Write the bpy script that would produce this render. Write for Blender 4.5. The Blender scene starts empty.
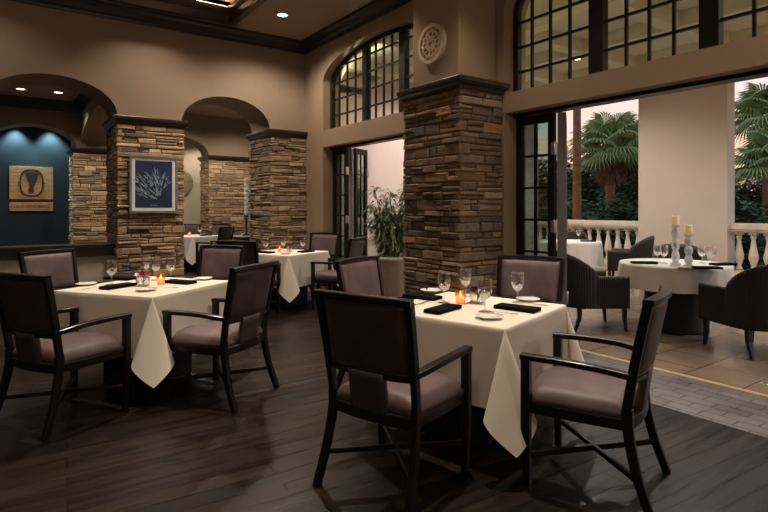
import bpy, bmesh, math, random
from mathutils import Vector, Matrix, noise
PI = math.pi
R = random.Random(7)
SC = bpy.context.scene
COL = SC.collection
YAW = math.radians(35.4)
CS, SN = math.cos(YAW), math.sin(YAW)
EYE = 1.40

def C(x, d):                      # metres right of / ahead of the view point -> room coordinates
    return (CS * x + SN * d, -SN * x + CS * d)

def U(px, py, z):                 # where the sight line through a picture point meets height z
    d = 540.0 * (EYE - z) / (py - 208.0)
    return C((px - 384.0) / 540.0 * d, d)

def H(a):                         # heading given relative to the view, as room angle
    return math.radians(a) - YAW

# ------------------------------------------------------------------ materials
def nt(m):
    m.use_nodes = True
    return m.node_tree.nodes, m.node_tree.links

def mat(name, col, rough=.6, metal=0, spec=.5, var=0, vscale=8, bump=0, bscale=60, coat=0, sheen=0, stretch=None, col2=None):
    m = bpy.data.materials.new(name)
    N, L = nt(m)
    b = N['Principled BSDF']
    b.inputs['Base Color'].default_value = (*col, 1)
    b.inputs['Roughness'].default_value = rough
    b.inputs['Metallic'].default_value = metal
    b.inputs['Specular IOR Level'].default_value = spec
    b.inputs['Coat Weight'].default_value = coat
    b.inputs['Coat Roughness'].default_value = .15
    if sheen:
        b.inputs['Sheen Weight'].default_value = sheen
        b.inputs['Sheen Roughness'].default_value = .4
    tc = N.new('ShaderNodeTexCoord'); mp = N.new('ShaderNodeMapping')
    L.new(tc.outputs['Object'], mp.inputs['Vector'])
    if stretch: mp.inputs['Scale'].default_value = stretch
    if var or col2:
        n = N.new('ShaderNodeTexNoise'); n.inputs['Scale'].default_value = vscale; n.inputs['Detail'].default_value = 5
        L.new(mp.outputs[0], n.inputs['Vector'])
        r = N.new('ShaderNodeValToRGB')
        r.color_ramp.elements[0].position = .3; r.color_ramp.elements[1].position = .7
        c0 = [max(0, c * (1 - var)) for c in col]; c1 = col2 or [min(1, c * (1 + var)) for c in col]
        r.color_ramp.elements[0].color = (*c0, 1); r.color_ramp.elements[1].color = (*c1, 1)
        L.new(n.outputs['Fac'], r.inputs[0]); L.new(r.outputs[0], b.inputs['Base Color'])
    if bump:
        n2 = N.new('ShaderNodeTexNoise'); n2.inputs['Scale'].default_value = bscale; n2.inputs['Detail'].default_value = 4
        L.new(mp.outputs[0], n2.inputs['Vector'])
        bp = N.new('ShaderNodeBump'); bp.inputs['Strength'].default_value = bump; bp.inputs['Distance'].default_value = .01
        L.new(n2.outputs['Fac'], bp.inputs['Height']); L.new(bp.outputs[0], b.inputs['Normal'])
    return m

def emit(name, col, s):
    m = bpy.data.materials.new(name); N, L = nt(m)
    b = N['Principled BSDF']; b.inputs['Base Color'].default_value = (*col, 1)
    b.inputs['Emission Color'].default_value = (*col, 1); b.inputs['Emission Strength'].default_value = s
    return m

def thin_glass(name, tint=(1, 1, 1), refl=.08, edge=.6, blend=.35):
    m = bpy.data.materials.new(name); N, L = nt(m)
    for n in list(N): N.remove(n)
    o = N.new('ShaderNodeOutputMaterial'); t = N.new('ShaderNodeBsdfTransparent'); g = N.new('ShaderNodeBsdfGlossy')
    t.inputs[0].default_value = (*tint, 1); g.inputs['Roughness'].default_value = .03; g.inputs[0].default_value = (.95, .95, .95, 1)
    w = N.new('ShaderNodeLayerWeight'); w.inputs[0].default_value = blend
    mr = N.new('ShaderNodeMapRange'); mr.inputs[3].default_value = refl; mr.inputs[4].default_value = edge
    L.new(w.outputs['Facing'], mr.inputs[0])
    mx = N.new('ShaderNodeMixShader'); L.new(mr.outputs[0], mx.inputs[0]); L.new(t.outputs[0], mx.inputs[1]); L.new(g.outputs[0], mx.inputs[2])
    L.new(mx.outputs[0], o.inputs[0])
    return m

M = {}
M['paint'] = mat('wall_paint', (.255, .187, .13), .75, var=.06, vscale=1.2, bump=.12, bscale=90)
M['paint_right'] = mat('window_wall_paint', (.30, .215, .14), .75, var=.06, vscale=1.2, bump=.12, bscale=90)
M['ceil'] = mat('ceiling_paint', (.36, .27, .20), .8, bump=.05)
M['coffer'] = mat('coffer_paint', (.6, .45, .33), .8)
M['dark'] = mat('dark_wood_trim', (.022, .013, .010), .35, var=.3, vscale=4, stretch=(1, 1, 8))
M['chairwood'] = mat('chair_wood', (.009, .005, .004), .36, spec=.35, var=.3, vscale=10, coat=.12)
M['leather'] = mat('mauve_leather', (.105, .068, .070), .5, var=.28, vscale=7, bump=.15, bscale=220, spec=.5)
M['leather_d'] = mat('dark_back_leather', (.055, .036, .034), .45, var=.3, vscale=9, bump=.12, bscale=260, spec=.5)
M['piping'] = mat('leather_piping', (.07, .04, .035), .35)
M['cloth'] = mat('ivory_linen', (.76, .70, .60), .85, bump=.08, bscale=500, sheen=.2)
M['cloth_w'] = mat('white_linen', (.78, .76, .74), .85, bump=.08, bscale=500, sheen=.2)
M['napkin'] = mat('black_napkin', (.005, .0045, .0055), 1.0, spec=.1, bump=.2, bscale=400)
M['napkin_g'] = mat('grey_napkin', (.10, .10, .11), .9, sheen=.3)
M['china'] = mat('white_china', (.82, .80, .76), .18, spec=.6)
M['steel'] = mat('cutlery_steel', (.75, .74, .72), .18, metal=1)
M['hinge'] = mat('hinge_steel', (.6, .6, .62), .35, metal=1)
M['doorblack'] = mat('black_door_frame', (.008, .007, .007), .4, spec=.3)
M['door_lit'] = mat('lit_door_frame', (.17, .155, .165), .4)  # paler copy of the black frame: light on folded leaves put into the colour
M['navy'] = mat('navy_skirt', (.008, .010, .022), .8)
M['tabletop'] = mat('table_wood', (.10, .06, .04), .5)
M['wicker'] = mat('dark_wicker', (.022, .015, .013), .42, var=.4, vscale=60, bump=.6, bscale=90)
M['wickerseat'] = mat('dark_seat_cushion', (.03, .022, .02), .8)
M['stucco'] = mat('cream_stucco', (.58, .51, .45), .8, var=.03, vscale=2, bump=.06)
M['stucco_w'] = mat('pale_stucco', (.72, .61, .60), .8, var=.03, vscale=2, bump=.06)
M['stone_cast'] = mat('cast_stone', (.66, .58, .50), .7, var=.08, vscale=6)
M['terr_ceil'] = mat('terrace_ceiling_paint', (.60, .60, .47), .8)
M['teal'] = mat('teal_paint', (.0025, .019, .030), .7, var=.08, vscale=2)
M['black'] = mat('black_paint', (.008, .007, .007), .7)
M['cream'] = mat('cream_paint', (.55, .50, .38), .8)
M['glass'] = thin_glass('drinking_glass', refl=.09, edge=.75, blend=.45)
M['pane'] = thin_glass('window_glass', tint=(.90, .96, .90), refl=.03, edge=.4, blend=.25)
M['pane_d'] = thin_glass('door_glass', tint=(.55, .66, .60), refl=.10, edge=.6, blend=.3)
M['crystal'] = mat('cut_crystal', (.85, .88, .90), .08, spec=.9)
M['crystal'].node_tree.nodes['Principled BSDF'].inputs['Transmission Weight'].default_value = .45
M['votive_cup'] = thin_glass('votive_cup', tint=(1, .74, .52), refl=.08, edge=.5)
M['votive_wax'] = emit('lit_votive_wax', (1, .50, .20), .9)
M['wax'] = mat('candle_wax', (.85, .70, .42), .5)
M['wax'].node_tree.nodes['Principled BSDF'].inputs['Emission Color'].default_value = (1, .75, .4, 1)
M['wax'].node_tree.nodes['Principled BSDF'].inputs['Emission Strength'].default_value = .12
M['flame'] = emit('candle_flame', (1, .5, .18), 6)
M['votive'] = emit('lit_votive_glass', (1, .50, .25), .2)
M['votive'].node_tree.nodes['Principled BSDF'].inputs['Roughness'].default_value = .1
M['pink'] = mat('magenta_petals', (.50, .06, .20), .6, var=.3, vscale=30)
M['plum'] = mat('plum_petals', (.13, .04, .10), .6, var=.4, vscale=30)
M['white_p'] = mat('white_petals', (.8, .72, .72), .6)
M['stem'] = mat('green_stem', (.06, .14, .04), .6)
M['pot'] = mat('grey_planter', (.30, .25, .23), .6, var=.1, bump=.1)
M['soil'] = mat('soil', (.03, .02, .015), .95)
M['leaf_b'] = mat('bamboo_leaf', (.16, .20, .10), .5, var=.4, vscale=5)
M['leaf_p'] = mat('palm_leaf', (.25, .36, .13), .5, var=.4, vscale=3)
M['leaf_d'] = mat('dark_leaf', (.055, .10, .045), .55, var=.5, vscale=1.5)
M['leaf_m'] = mat('hedge_leaf', (.08, .15, .055), .55, var=.5, vscale=1.5)
M['dead'] = mat('dry_fronds', (.16, .09, .045), .8, var=.4, vscale=6)
M['trunk'] = mat('palm_trunk', (.22, .10, .05), .9, var=.3, vscale=3, bump=.8, bscale=12, stretch=(1, 1, 4))
M['bark'] = mat('bark', (.06, .04, .03), .9, var=.3, vscale=5, bump=.6, bscale=20)
M['grass'] = mat('lawn', (.03, .06, .02), .95, var=.4, vscale=3)
M['frame'] = mat('grey_green_frame', (.17, .17, .14), .5, var=.15, vscale=20)
M['matboard'] = mat('white_mat', (.75, .77, .80), .7)
M['print'] = mat('navy_print', (.012, .028, .080), .35)
M['coral'] = mat('coral_drawing', (.34, .46, .55), .7)
M['board'] = mat('sign_board_wood', (.42, .24, .11), .6, var=.35, vscale=6, stretch=(1, 1, 14))
M['signdark'] = mat('sign_dark_paint', (.025, .015, .012), .6)
M['medal'] = mat('carved_plaster', (.66, .53, .40), .7)
M['medal_d'] = mat('carved_recess', (.45, .34, .24), .8)
M['rattan'] = mat('rattan', (.36, .27, .16), .7)
M['lens'] = emit('downlight_lens', (1, .72, .45), 5)
M['ring'] = mat('downlight_ring', (.5, .4, .3), .5)
M['cove'] = emit('cove_strip', (1, .60, .34), 16)
M['globe'] = emit('globe_glow', (1, .8, .6), 2)
M['gold'] = mat('brass_threshold', (.40, .29, .14), .5)

def stone_mat():
    m = bpy.data.materials.new('ledgestone'); N, L = nt(m); b = N['Principled BSDF']
    b.inputs['Roughness'].default_value = .82
    a = N.new('ShaderNodeAttribute'); a.attribute_name = 'stone'
    tc = N.new('ShaderNodeTexCoord')
    n = N.new('ShaderNodeTexNoise'); n.inputs['Scale'].default_value = 14; n.inputs['Detail'].default_value = 7
    L.new(tc.outputs['Object'], n.inputs['Vector'])
    r = N.new('ShaderNodeMapRange'); r.inputs[3].default_value = .6; r.inputs[4].default_value = 1.4
    L.new(n.outputs['Fac'], r.inputs[0])
    mx = N.new('ShaderNodeVectorMath'); mx.operation = 'SCALE'
    L.new(a.outputs['Color'], mx.inputs[0]); L.new(r.outputs[0], mx.inputs['Scale'])
    L.new(mx.outputs[0], b.inputs['Base Color'])
    n2 = N.new('ShaderNodeTexNoise'); n2.inputs['Scale'].default_value = 28; n2.inputs['Detail'].default_value = 6
    L.new(tc.outputs['Object'], n2.inputs['Vector'])
    bp = N.new('ShaderNodeBump'); bp.inputs['Strength'].default_value = .7; bp.inputs['Distance'].default_value = .02
    L.new(n2.outputs['Fac'], bp.inputs['Height']); L.new(bp.outputs[0], b.inputs['Normal'])
    return m
M['stone'] = stone_mat()
M['mortar'] = mat('stone_core', (.07, .05, .035), .95)

def brick_mat(name, c1, c2, mortar, bw, rh, msize, rough, rot=0, bump=.3, offset=.5, noise_amt=.5, coat=0, wet=None):
    m = bpy.data.materials.new(name); N, L = nt(m); b = N['Principled BSDF']
    tc = N.new('ShaderNodeTexCoord'); mp = N.new('ShaderNodeMapping'); mp.inputs['Rotation'].default_value = (0, 0, rot)
    L.new(tc.outputs['Object'], mp.inputs['Vector'])
    br = N.new('ShaderNodeTexBrick'); br.inputs['Scale'].default_value = 1
    br.inputs['Color1'].default_value = (*c1, 1); br.inputs['Color2'].default_value = (*c2, 1); br.inputs['Mortar'].default_value = (*mortar, 1)
    br.inputs['Brick Width'].default_value = bw; br.inputs['Row Height'].default_value = rh
    br.inputs['Mortar Size'].default_value = msize; br.inputs['Mortar Smooth'].default_value = .3; br.offset = offset
    br.inputs['Bias'].default_value = 0
    L.new(mp.outputs[0], br.inputs['Vector'])
    n = N.new('ShaderNodeTexNoise'); n.inputs['Scale'].default_value = 3; n.inputs['Detail'].default_value = 8
    mp2 = N.new('ShaderNodeMapping'); mp2.inputs['Rotation'].default_value = (0, 0, rot); mp2.inputs['Scale'].default_value = (.5, 9, 1) if bw > 1 else (1, 1, 1)
    L.new(tc.outputs['Object'], mp2.inputs['Vector']); L.new(mp2.outputs[0], n.inputs['Vector'])
    r = N.new('ShaderNodeMapRange'); r.inputs[3].default_value = 1 - noise_amt; r.inputs[4].default_value = 1 + noise_amt
    L.new(n.outputs['Fac'], r.inputs[0])
    v = N.new('ShaderNodeVectorMath'); v.operation = 'SCALE'
    L.new(br.outputs['Color'], v.inputs[0]); L.new(r.outputs[0], v.inputs['Scale']); L.new(v.outputs[0], b.inputs['Base Color'])
    n3 = N.new('ShaderNodeTexNoise'); n3.inputs['Scale'].default_value = 2.2; n3.inputs['Detail'].default_value = 6
    L.new(mp2.outputs[0], n3.inputs['Vector'])
    rr = N.new('ShaderNodeMapRange'); rr.inputs[1].default_value = .3; rr.inputs[2].default_value = .7
    rr.inputs[3].default_value = rough * .7; rr.inputs[4].default_value = rough * 1.4
    L.new(n3.outputs['Fac'], rr.inputs[0]); L.new(rr.outputs[0], b.inputs['Roughness'])
    mth = N.new('ShaderNodeMath'); mth.operation = 'MULTIPLY_ADD'; mth.inputs[1].default_value = -1
    L.new(br.outputs['Fac'], mth.inputs[0])
    sm = N.new('ShaderNodeMath'); sm.operation = 'MULTIPLY'; sm.inputs[1].default_value = .35; L.new(n.outputs['Fac'], sm.inputs[0])
    L.new(sm.outputs[0], mth.inputs[2])
    bp = N.new('ShaderNodeBump'); bp.inputs['Strength'].default_value = bump; bp.inputs['Distance'].default_value = .006
    L.new(mth.outputs[0], bp.inputs['Height']); L.new(bp.outputs[0], b.inputs['Normal'])
    return m
M['wood'] = brick_mat('dark_plank_floor', (.022, .012, .007), (.006, .0035, .0025), (.0015, .001, .001), 1.5, .125, .004, .34, rot=math.radians(5), bump=.6, offset=.37, noise_amt=.7)
M['wood'].node_tree.nodes['Principled BSDF'].inputs['Specular IOR Level'].default_value = .32
M['paver'] = brick_mat('grey_paver_floor', (.16, .145, .15), (.12, .11, .115), (.04, .038, .038), .22, .11, .006, .38, rot=math.radians(90), bump=.5, noise_amt=.35)
M['tile'] = brick_mat('travertine_floor', (.29, .215, .165), (.23, .17, .13), (.08, .06, .045), .45, .45, .007, .16, bump=.35, offset=.5, noise_amt=.4)

# ------------------------------------------------------------------ mesh builder
class MB:
    def __init__(s): s.v = []; s.f = []; s.sm = []; s.mi = []; s.cur = 0; s.attr = None
    def add(s, vs, fs, smooth=False):
        o = len(s.v); s.v += [tuple(p) for p in vs]
        for f in fs: s.f.append(tuple(o + i for i in f)); s.sm.append(smooth); s.mi.append(s.cur)
    def box(s, x0, x1, y0, y1, z0, z1, T=None):
        P = [Vector((x, y, z)) for z in (z0, z1) for y in (y0, y1) for x in (x0, x1)]
        if T: P = [T @ p for p in P]
        s.add(P, [(0, 2, 3, 1), (4, 5, 7, 6), (0, 1, 5, 4), (2, 6, 7, 3), (0, 4, 6, 2), (1, 3, 7, 5)])
    def bbox(s, x0, x1, y0, y1, z0, z1, b=.005, T=None):          # box with chamfered edges
        bm = bmesh.new(); bmesh.ops.create_cube(bm, size=1)
        for v in bm.verts:
            v.co = Vector(((x0 + x1) / 2 + v.co.x * (x1 - x0), (y0 + y1) / 2 + v.co.y * (y1 - y0), (z0 + z1) / 2 + v.co.z * (z1 - z0)))
        bmesh.ops.bevel(bm, geom=bm.edges[:], offset=b, segments=2, affect='EDGES', profile=.5)
        s.frombm(bm, T)
    def frombm(s, bm, T=None, smooth=False):
        bm.verts.index_update()
        s.add([(T @ v.co if T else v.co.copy()) for v in bm.verts], [[v.index for v in f.verts] for f in bm.faces], smooth); bm.free()
    def lathe(s, prof, c=(0, 0, 0), n=24, smooth=True, cap=True):
        vs = []; fs = []
        for r, z in prof:
            for i in range(n):
                a = 2 * PI * i / n; vs.append((c[0] + r * math.cos(a), c[1] + r * math.sin(a), c[2] + z))
        m = len(prof)
        for j in range(m - 1):
            for i in range(n):
                k = (i + 1) % n; fs.append((j * n + i, j * n + k, (j + 1) * n + k, (j + 1) * n + i))
        if cap:
            fs.append(tuple(range(n - 1, -1, -1))); fs.append(tuple((m - 1) * n + i for i in range(n)))
        s.add(vs, fs, smooth)
    def bar(s, pts, w, h, up=(0, 0, 1), smooth=False, cap=True, T=None):     # rectangular section swept along points
        pts = [Vector(p) for p in pts]; n = len(pts); vs = []
        W = w if isinstance(w, (list, tuple)) else [w] * n; Hh = h if isinstance(h, (list, tuple)) else [h] * n
        for i, p in enumerate(pts):
            t = (pts[min(i + 1, n - 1)] - pts[max(i - 1, 0)]).normalized()
            sd = t.cross(Vector(up)).normalized(); u2 = sd.cross(t).normalized()
            e = .22
            for a, b in ((-1, -1 + e), (-1 + e, -1), (1 - e, -1), (1, -1 + e), (1, 1 - e), (1 - e, 1), (-1 + e, 1), (-1, 1 - e)):
                q = p + sd * a * W[i] / 2 + u2 * b * Hh[i] / 2
                vs.append(T @ q if T else q)
        fs = []
        for i in range(n - 1):
            for k in range(8): fs.append((i * 8 + k, i * 8 + (k + 1) % 8, (i + 1) * 8 + (k + 1) % 8, (i + 1) * 8 + k))
        if cap: fs.append(tuple(range(7, -1, -1))); fs.append(tuple((n - 1) * 8 + k for k in range(8)))
        s.add(vs, fs, smooth)
    def tube(s, pts, r, n=8, T=None):
        pts = [Vector(p) for p in pts]; m = len(pts); vs = []
        Rr = r if isinstance(r, (list, tuple)) else [r] * m
        for i, p in enumerate(pts):
            t = (pts[min(i + 1, m - 1)] - pts[max(i - 1, 0)]).normalized()
            ref = Vector((0, 0, 1)) if abs(t.z) < .9 else Vector((1, 0, 0))
            a = t.cross(ref).normalized(); b = a.cross(t)
            for k in range(n):
                q = p + (a * math.cos(2 * PI * k / n) + b * math.sin(2 * PI * k / n)) * Rr[i]
                vs.append(T @ q if T else q)
        fs = [(i * n + k, i * n + (k + 1) % n, (i + 1) * n + (k + 1) % n, (i + 1) * n + k) for i in range(m - 1) for k in range(n)]
        fs += [tuple(range(n - 1, -1, -1)), tuple((m - 1) * n + k for k in range(n))]
        s.add(vs, fs, True)
    def grid(s, fn, nu, nv, smooth=True, thick=0, closed=False):
        P = [[Vector(fn(i / nu, j / nv)) for i in range(nu + 1)] for j in range(nv + 1)]
        vs = [p for r in P for p in r]; w = nu + 1
        fs = [(j * w + i, j * w + i + 1, (j + 1) * w + i + 1, (j + 1) * w + i) for j in range(nv) for i in range(nu)]
        s.add(vs, fs, smooth)
    def slab(s, front, back, nu, nv):       # closed shell between two parametric surfaces
        w = nu + 1
        A = [Vector(front(i / nu, j / nv)) for j in range(nv + 1) for i in range(nu + 1)]
        B = [Vector(back(i / nu, j / nv)) for j in range(nv + 1) for i in range(nu + 1)]
        o = len(A); fs = []
        for j in range(nv):
            for i in range(nu):
                a = j * w + i
                fs.append((a, a + 1, a + w + 1, a + w)); fs.append((o + a, o + a + w, o + a + w + 1, o + a + 1))
        for i in range(nu):
            fs.append((i, o + i, o + i + 1, i + 1)); a = nv * w + i; fs.append((a, a + 1, o + a + 1, o + a))
        for j in range(nv):
            a = j * w; fs.append((a, a + w, o + a + w, o + a)); a = j * w + nu; fs.append((a, o + a, o + a + w, a + w))
        s.add(A + B, fs, True)
    def build(s, name, m, parent=None, loc=None, fix=True):
        me = bpy.data.meshes.new(name); me.from_pydata(s.v, [], s.f); me.update()
        for x in (m if isinstance(m, (list, tuple)) else [m]): me.materials.append(M[x] if isinstance(x, str) else x)
        for i, p in enumerate(me.polygons): p.use_smooth = s.sm[i]; p.material_index = s.mi[i]
        if fix:
            bm = bmesh.new(); bm.from_mesh(me); bmesh.ops.recalc_face_normals(bm, faces=bm.faces[:]); bm.to_mesh(me); bm.free()
        o = bpy.data.objects.new(name, me); COL.objects.link(o)
        if parent: o.parent = parent
        if loc: o.location = loc
        return o

def empty(name, loc=(0, 0, 0), rz=0):
    o = bpy.data.objects.new(name, None); o.empty_display_size = .1; COL.objects.link(o); o.location = loc; o.rotation_euler = (0, 0, rz); return o

def tag(o, label=None, cat=None, group=None, kind=None):
    if label: o['label'] = label
    if cat: o['category'] = cat
    if group: o['group'] = group
    if kind: o['kind'] = kind
    return o

def struct(o, label, cat='structure'): return tag(o, label, cat, None, 'structure')

def copy_tree(o, parent=None):
    c = o.copy(); COL.objects.link(c)
    if parent: c.parent = parent
    for ch in list(o.children): copy_tree(ch, c)
    return c

def smoothpts(pts, n=6):                     # Catmull-Rom through points
    P = [Vector(p) for p in pts]; out = []
    for i in range(len(P) - 1):
        p0 = P[max(i - 1, 0)]; p1 = P[i]; p2 = P[i + 1]; p3 = P[min(i + 2, len(P) - 1)]
        for k in range(n):
            t = k / n
            out.append(.5 * ((2 * p1) + (p2 - p0) * t + (2 * p0 - 5 * p1 + 4 * p2 - p3) * t * t + (3 * p1 - p0 - 3 * p2 + p3) * t ** 3))
    out.append(P[-1]); return out

# ------------------------------------------------------------------ the room shell
WX = 4.42; WT = .35                       # window wall
AY = 8.65; AT = .80                       # arcade
CZ = 4.32
XL, YB = -4.2, -4.6

b = MB(); b.box(XL, 3.81, YB, 16.6, -.1, 0); b.box(3.81, 6.4, 9.8, 16.6, -.1, 0)
struct(b.build('floor', 'wood'), 'dark brown glossy wooden plank floor of the dining room', 'floor')
b = MB(); b.box(3.81, 4.62, YB, 9.8, -.1, 0)
struct(b.build('floor', 'paver'), 'strip of grey brick pavers between dark planks and tan terrace tiles', 'floor')
b = MB(); b.box(4.62, 4.68, YB, 9.8, -.1, .004)
struct(b.build('trim_1', 'gold'), 'thin brass door threshold line between grey pavers and terrace tiles', 'trim')
b = MB(); b.box(4.68, 12.0, YB, 9.8, -.1, 0)
struct(b.build('floor', 'tile'), 'tan polished stone tile floor of the terrace', 'floor')

def wall_with_arches(name, axis, p0, p1, a0, a1, top, ops, m, n=40, base=0.0):
    """slab from p0..p1 in thickness, a0..a1 along; ops = (o0, o1, spring, rise)"""
    xs = set([a0, a1])
    for o0, o1, sp, ri in ops:
        for i in range(n + 1): xs.add(o0 + (o1 - o0) * (1 - math.cos(PI * i / n)) / 2)
    xs = sorted(x for x in xs if a0 <= x <= a1)
    def low(x, side):
        for o0, o1, sp, ri in ops:
            xx = x + side * 1e-6
            if o0 < xx < o1:
                c = (o0 + o1) / 2; h = (o1 - o0) / 2
                return sp + ri * math.sqrt(max(0, 1 - ((x - c) / h) ** 2))
        return base
    b = MB()
    for i in range(len(xs) - 1):
        x0, x1 = xs[i], xs[i + 1]; z0, z1 = low(x0, 1), low(x1, -1)
        Q = []
        for p in (p0, p1):
            for x, z in ((x0, z0), (x1, z1), (x1, top), (x0, top)):
                Q.append((x, p, z) if axis == 'x' else (p, x, z))
        b.add(Q, [(0, 1, 2, 3), (7, 6, 5, 4), (0, 4, 5, 1), (3, 2, 6, 7), (0, 3, 7, 4), (1, 5, 6, 2)])
    return b.build(name, m)

# arcade wall between the room and the gallery behind it
o = wall_with_arches('wall_back', 'x', AY, AY + AT, XL, WX + .0, CZ + .25, [(-3.0, -1.13, 2.75, .46), (-.212, 1.388, 2.75, .48), (2.30, 3.75, 2.75, .46)], 'paint')
struct(o, 'brown plaster wall with round arches springing from stone pillars', 'wall')
# window wall
o = wall_with_arches('wall_right', 'y', WX, WX + WT, YB, AY, CZ + .25, [(.99, 3.99, 3.50, .62), (4.95, 8.0, 3.50, .46), (-3.9, -.9, 3.5, .62)], 'paint_right')
struct(o, 'tan plaster wall with tall arched windows above folding doors', 'wall')
b = MB()
b.box(WX, WX + .34, .99, 3.99, 2.42, 2.63); b.box(WX, WX + .34, 4.95, 8.0, 2.42, 2.70); b.box(WX, WX + .34, -3.9, -.9, 2.42, 2.63)
struct(b.build('trim_2', 'paint_right'), 'tan plaster header beams between the folding doors and the arched windows', 'trim')
b = MB()
for y0, y1 in ((.99, 3.99), (4.95, 8.0), (-3.9, -.9)):
    b.box(4.56, 4.70, y0, y1, 2.385, 2.42)
struct(b.build('trim_3', 'doorblack'), 'black folding door head track under the plaster header', 'trim')
# unseen sides of the room
b = MB(); b.box(XL - .2, XL, YB, 16.6, 0, CZ + .25); struct(b.build('wall_left', 'paint'), 'brown plaster wall on the far left side of the room', 'wall')
b = MB(); b.box(XL - .2, WX + WT, YB - .2, YB, 0, CZ + .25); struct(b.build('wall_front', 'paint'), 'brown plaster wall behind the viewer', 'wall')
# ceiling with coffer
cx0, cx1, cy0, cy1 = -2.4, 2.96, -.6, 8.29
b = MB()
for x0, x1, y0, y1 in ((XL, cx0, YB, AY), (cx1, WX, YB, AY), (cx0, cx1, YB, cy0), (cx0, cx1, cy1, AY)): b.box(x0, x1, y0, y1, CZ, CZ + .3)
struct(b.build('ceiling', 'ceil'), 'brown painted dining room ceiling with a recessed coffer', 'ceiling')
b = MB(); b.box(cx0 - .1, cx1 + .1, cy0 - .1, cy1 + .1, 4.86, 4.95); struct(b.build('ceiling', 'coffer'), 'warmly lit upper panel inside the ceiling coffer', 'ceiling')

def molding(path, prof, m, name, inward, closed=False):
    """prof: (out from wall, z) list; path: list of (x,y) with wall on the left; mitred"""
    b = MB(); n = len(path); rings = []
    for i, p in enumerate(path):
        p = Vector(p)
        dirs = []
        if closed or i > 0: dirs.append((p - Vector(path[i - 1])).normalized())
        if closed or i < n - 1: dirs.append((Vector(path[(i + 1) % n]) - p).normalized())
        nr = [Vector((d.y, -d.x)) * inward for d in dirs]
        k = sum(nr, Vector((0, 0)))
        k = k / (k.dot(nr[0]))
        rings.append([(p.x + k.x * q, p.y + k.y * q, z) for q, z in prof])
    w = len(prof); vs = [v for r in rings for v in r]; fs = []
    for i in range(n if closed else n - 1):
        j = (i + 1) % n
        for k in range(w): fs.append((i * w + k, i * w + (k + 1) % w, j * w + (k + 1) % w, j * w + k))
    if not closed: fs.append(tuple(range(w))); fs.append(tuple((n - 1) * w + k for k in range(w)))
    b.add(vs, fs)
    return b.build(name, m)
crown = [(0, 4.13), (.03, 4.13), (.04, 4.17), (.07, 4.19), (.10, 4.25), (.13, 4.28), (.14, 4.32), (0, 4.32)]
struct(molding([(XL, YB), (XL, AY), (WX, AY), (WX, YB)], crown, 'dark', 'trim_4', 1, True), 'dark wood crown molding around the dining room ceiling', 'trim')
cof = [(0, 4.28), (.05, 4.28), (.07, 4.32), (.09, 4.40), (.13, 4.46), (.14, 4.54), (0, 4.54)]
cofo = [(-.05, 4.27), (.05, 4.27), (.06, 4.31), (.07, 4.38), (.10, 4.44), (.11, 4.50), (.0, 4.52), (.0, 4.315), (-.05, 4.315)]
struct(molding([(cx0, cy0), (cx0, cy1), (cx1, cy1), (cx1, cy0)], cofo, 'dark', 'trim_5', 1, True), 'dark wood molding framing the recessed ceiling coffer', 'trim')
b = MB()
for x0, x1, y0, y1 in ((cx0 - .1, cx0, cy0, cy1), (cx1, cx1 + .1, cy0, cy1), (cx0, cx1, cy0 - .1, cy0), (cx0, cx1, cy1, cy1 + .1)): b.box(x0, x1, y0, y1, 4.50, 4.87)
struct(b.build('trim_6', 'coffer'), 'upper side faces of the ceiling coffer', 'trim')
b = MB()
b.box(cx0 + .06, cx1 - .06, cy1 - .045, cy1 - .015, 4.521, 4.527); b.box(cx1 - .045, cx1 - .015, cy0 + .06, cy1 - .06, 4.521, 4.527); b.box(cx0 + .015, cx0 + .045, cy0 + .06, cy1 - .06, 4.521, 4.527)
tag(b.build('cove_light', 'cove'), 'warm strip light hidden on the ledge of the ceiling coffer', 'light')

# gallery behind the arcade
o = wall_with_arches('wall_gallery', 'x', 13.8, 14.4, XL, 6.3, 3.9, [(-.212, 1.388, 2.75, .46), (2.30, 4.33, 2.75, .46)], 'paint')
struct(o, 'brown arched wall at the back of the gallery', 'wall')
o = wall_with_arches('wall_cross', 'y', 1.47, 2.22, 9.45, 13.8, 3.9, [(9.50, 13.75, 2.75, .55)], 'paint')
struct(o, 'arched cross wall joining the two rows of stone pillars', 'wall')
b = MB(); b.box(XL, 6.3, AY + AT, 13.8, 3.75, 3.9); struct(b.build('ceiling', 'ceil'), 'gallery ceiling behind the arcade', 'ceiling')
struct(molding([(-2.5, 13.8), (1.47, 13.8), (1.47, 9.45)], [(0, 3.53), (.03, 3.53), (.05, 3.6), (.12, 3.68), (.15, 3.75), (0, 3.75)], 'dark', 'trim_7', 1), 'dark crown molding of the gallery ceiling', 'trim')
b = MB(); b.box(6.2, 6.4, 9.8, 16.6, 0, 3.9); struct(b.build('wall_gallery_side', 'cream'), 'cream wall at the right end of the gallery', 'wall')
b = MB(); b.box(1.6, 6.4, 16.4, 16.6, 0, 3.6); struct(b.build('wall_far', 'cream'), 'pale cream wall of the far back room', 'wall')
b = MB(); b.box(1.5, 6.4, 14.4, 16.6, 3.5, 3.6); struct(b.build('ceiling', 'cream'), 'cream ceiling of the far back room', 'ceiling')
b = MB(); b.box(1.45, 1.6, 14.4, 16.6, 0, 3.6); struct(b.build('wall_far_side', 'cream'), 'cream side wall of the far back room', 'wall')
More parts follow.
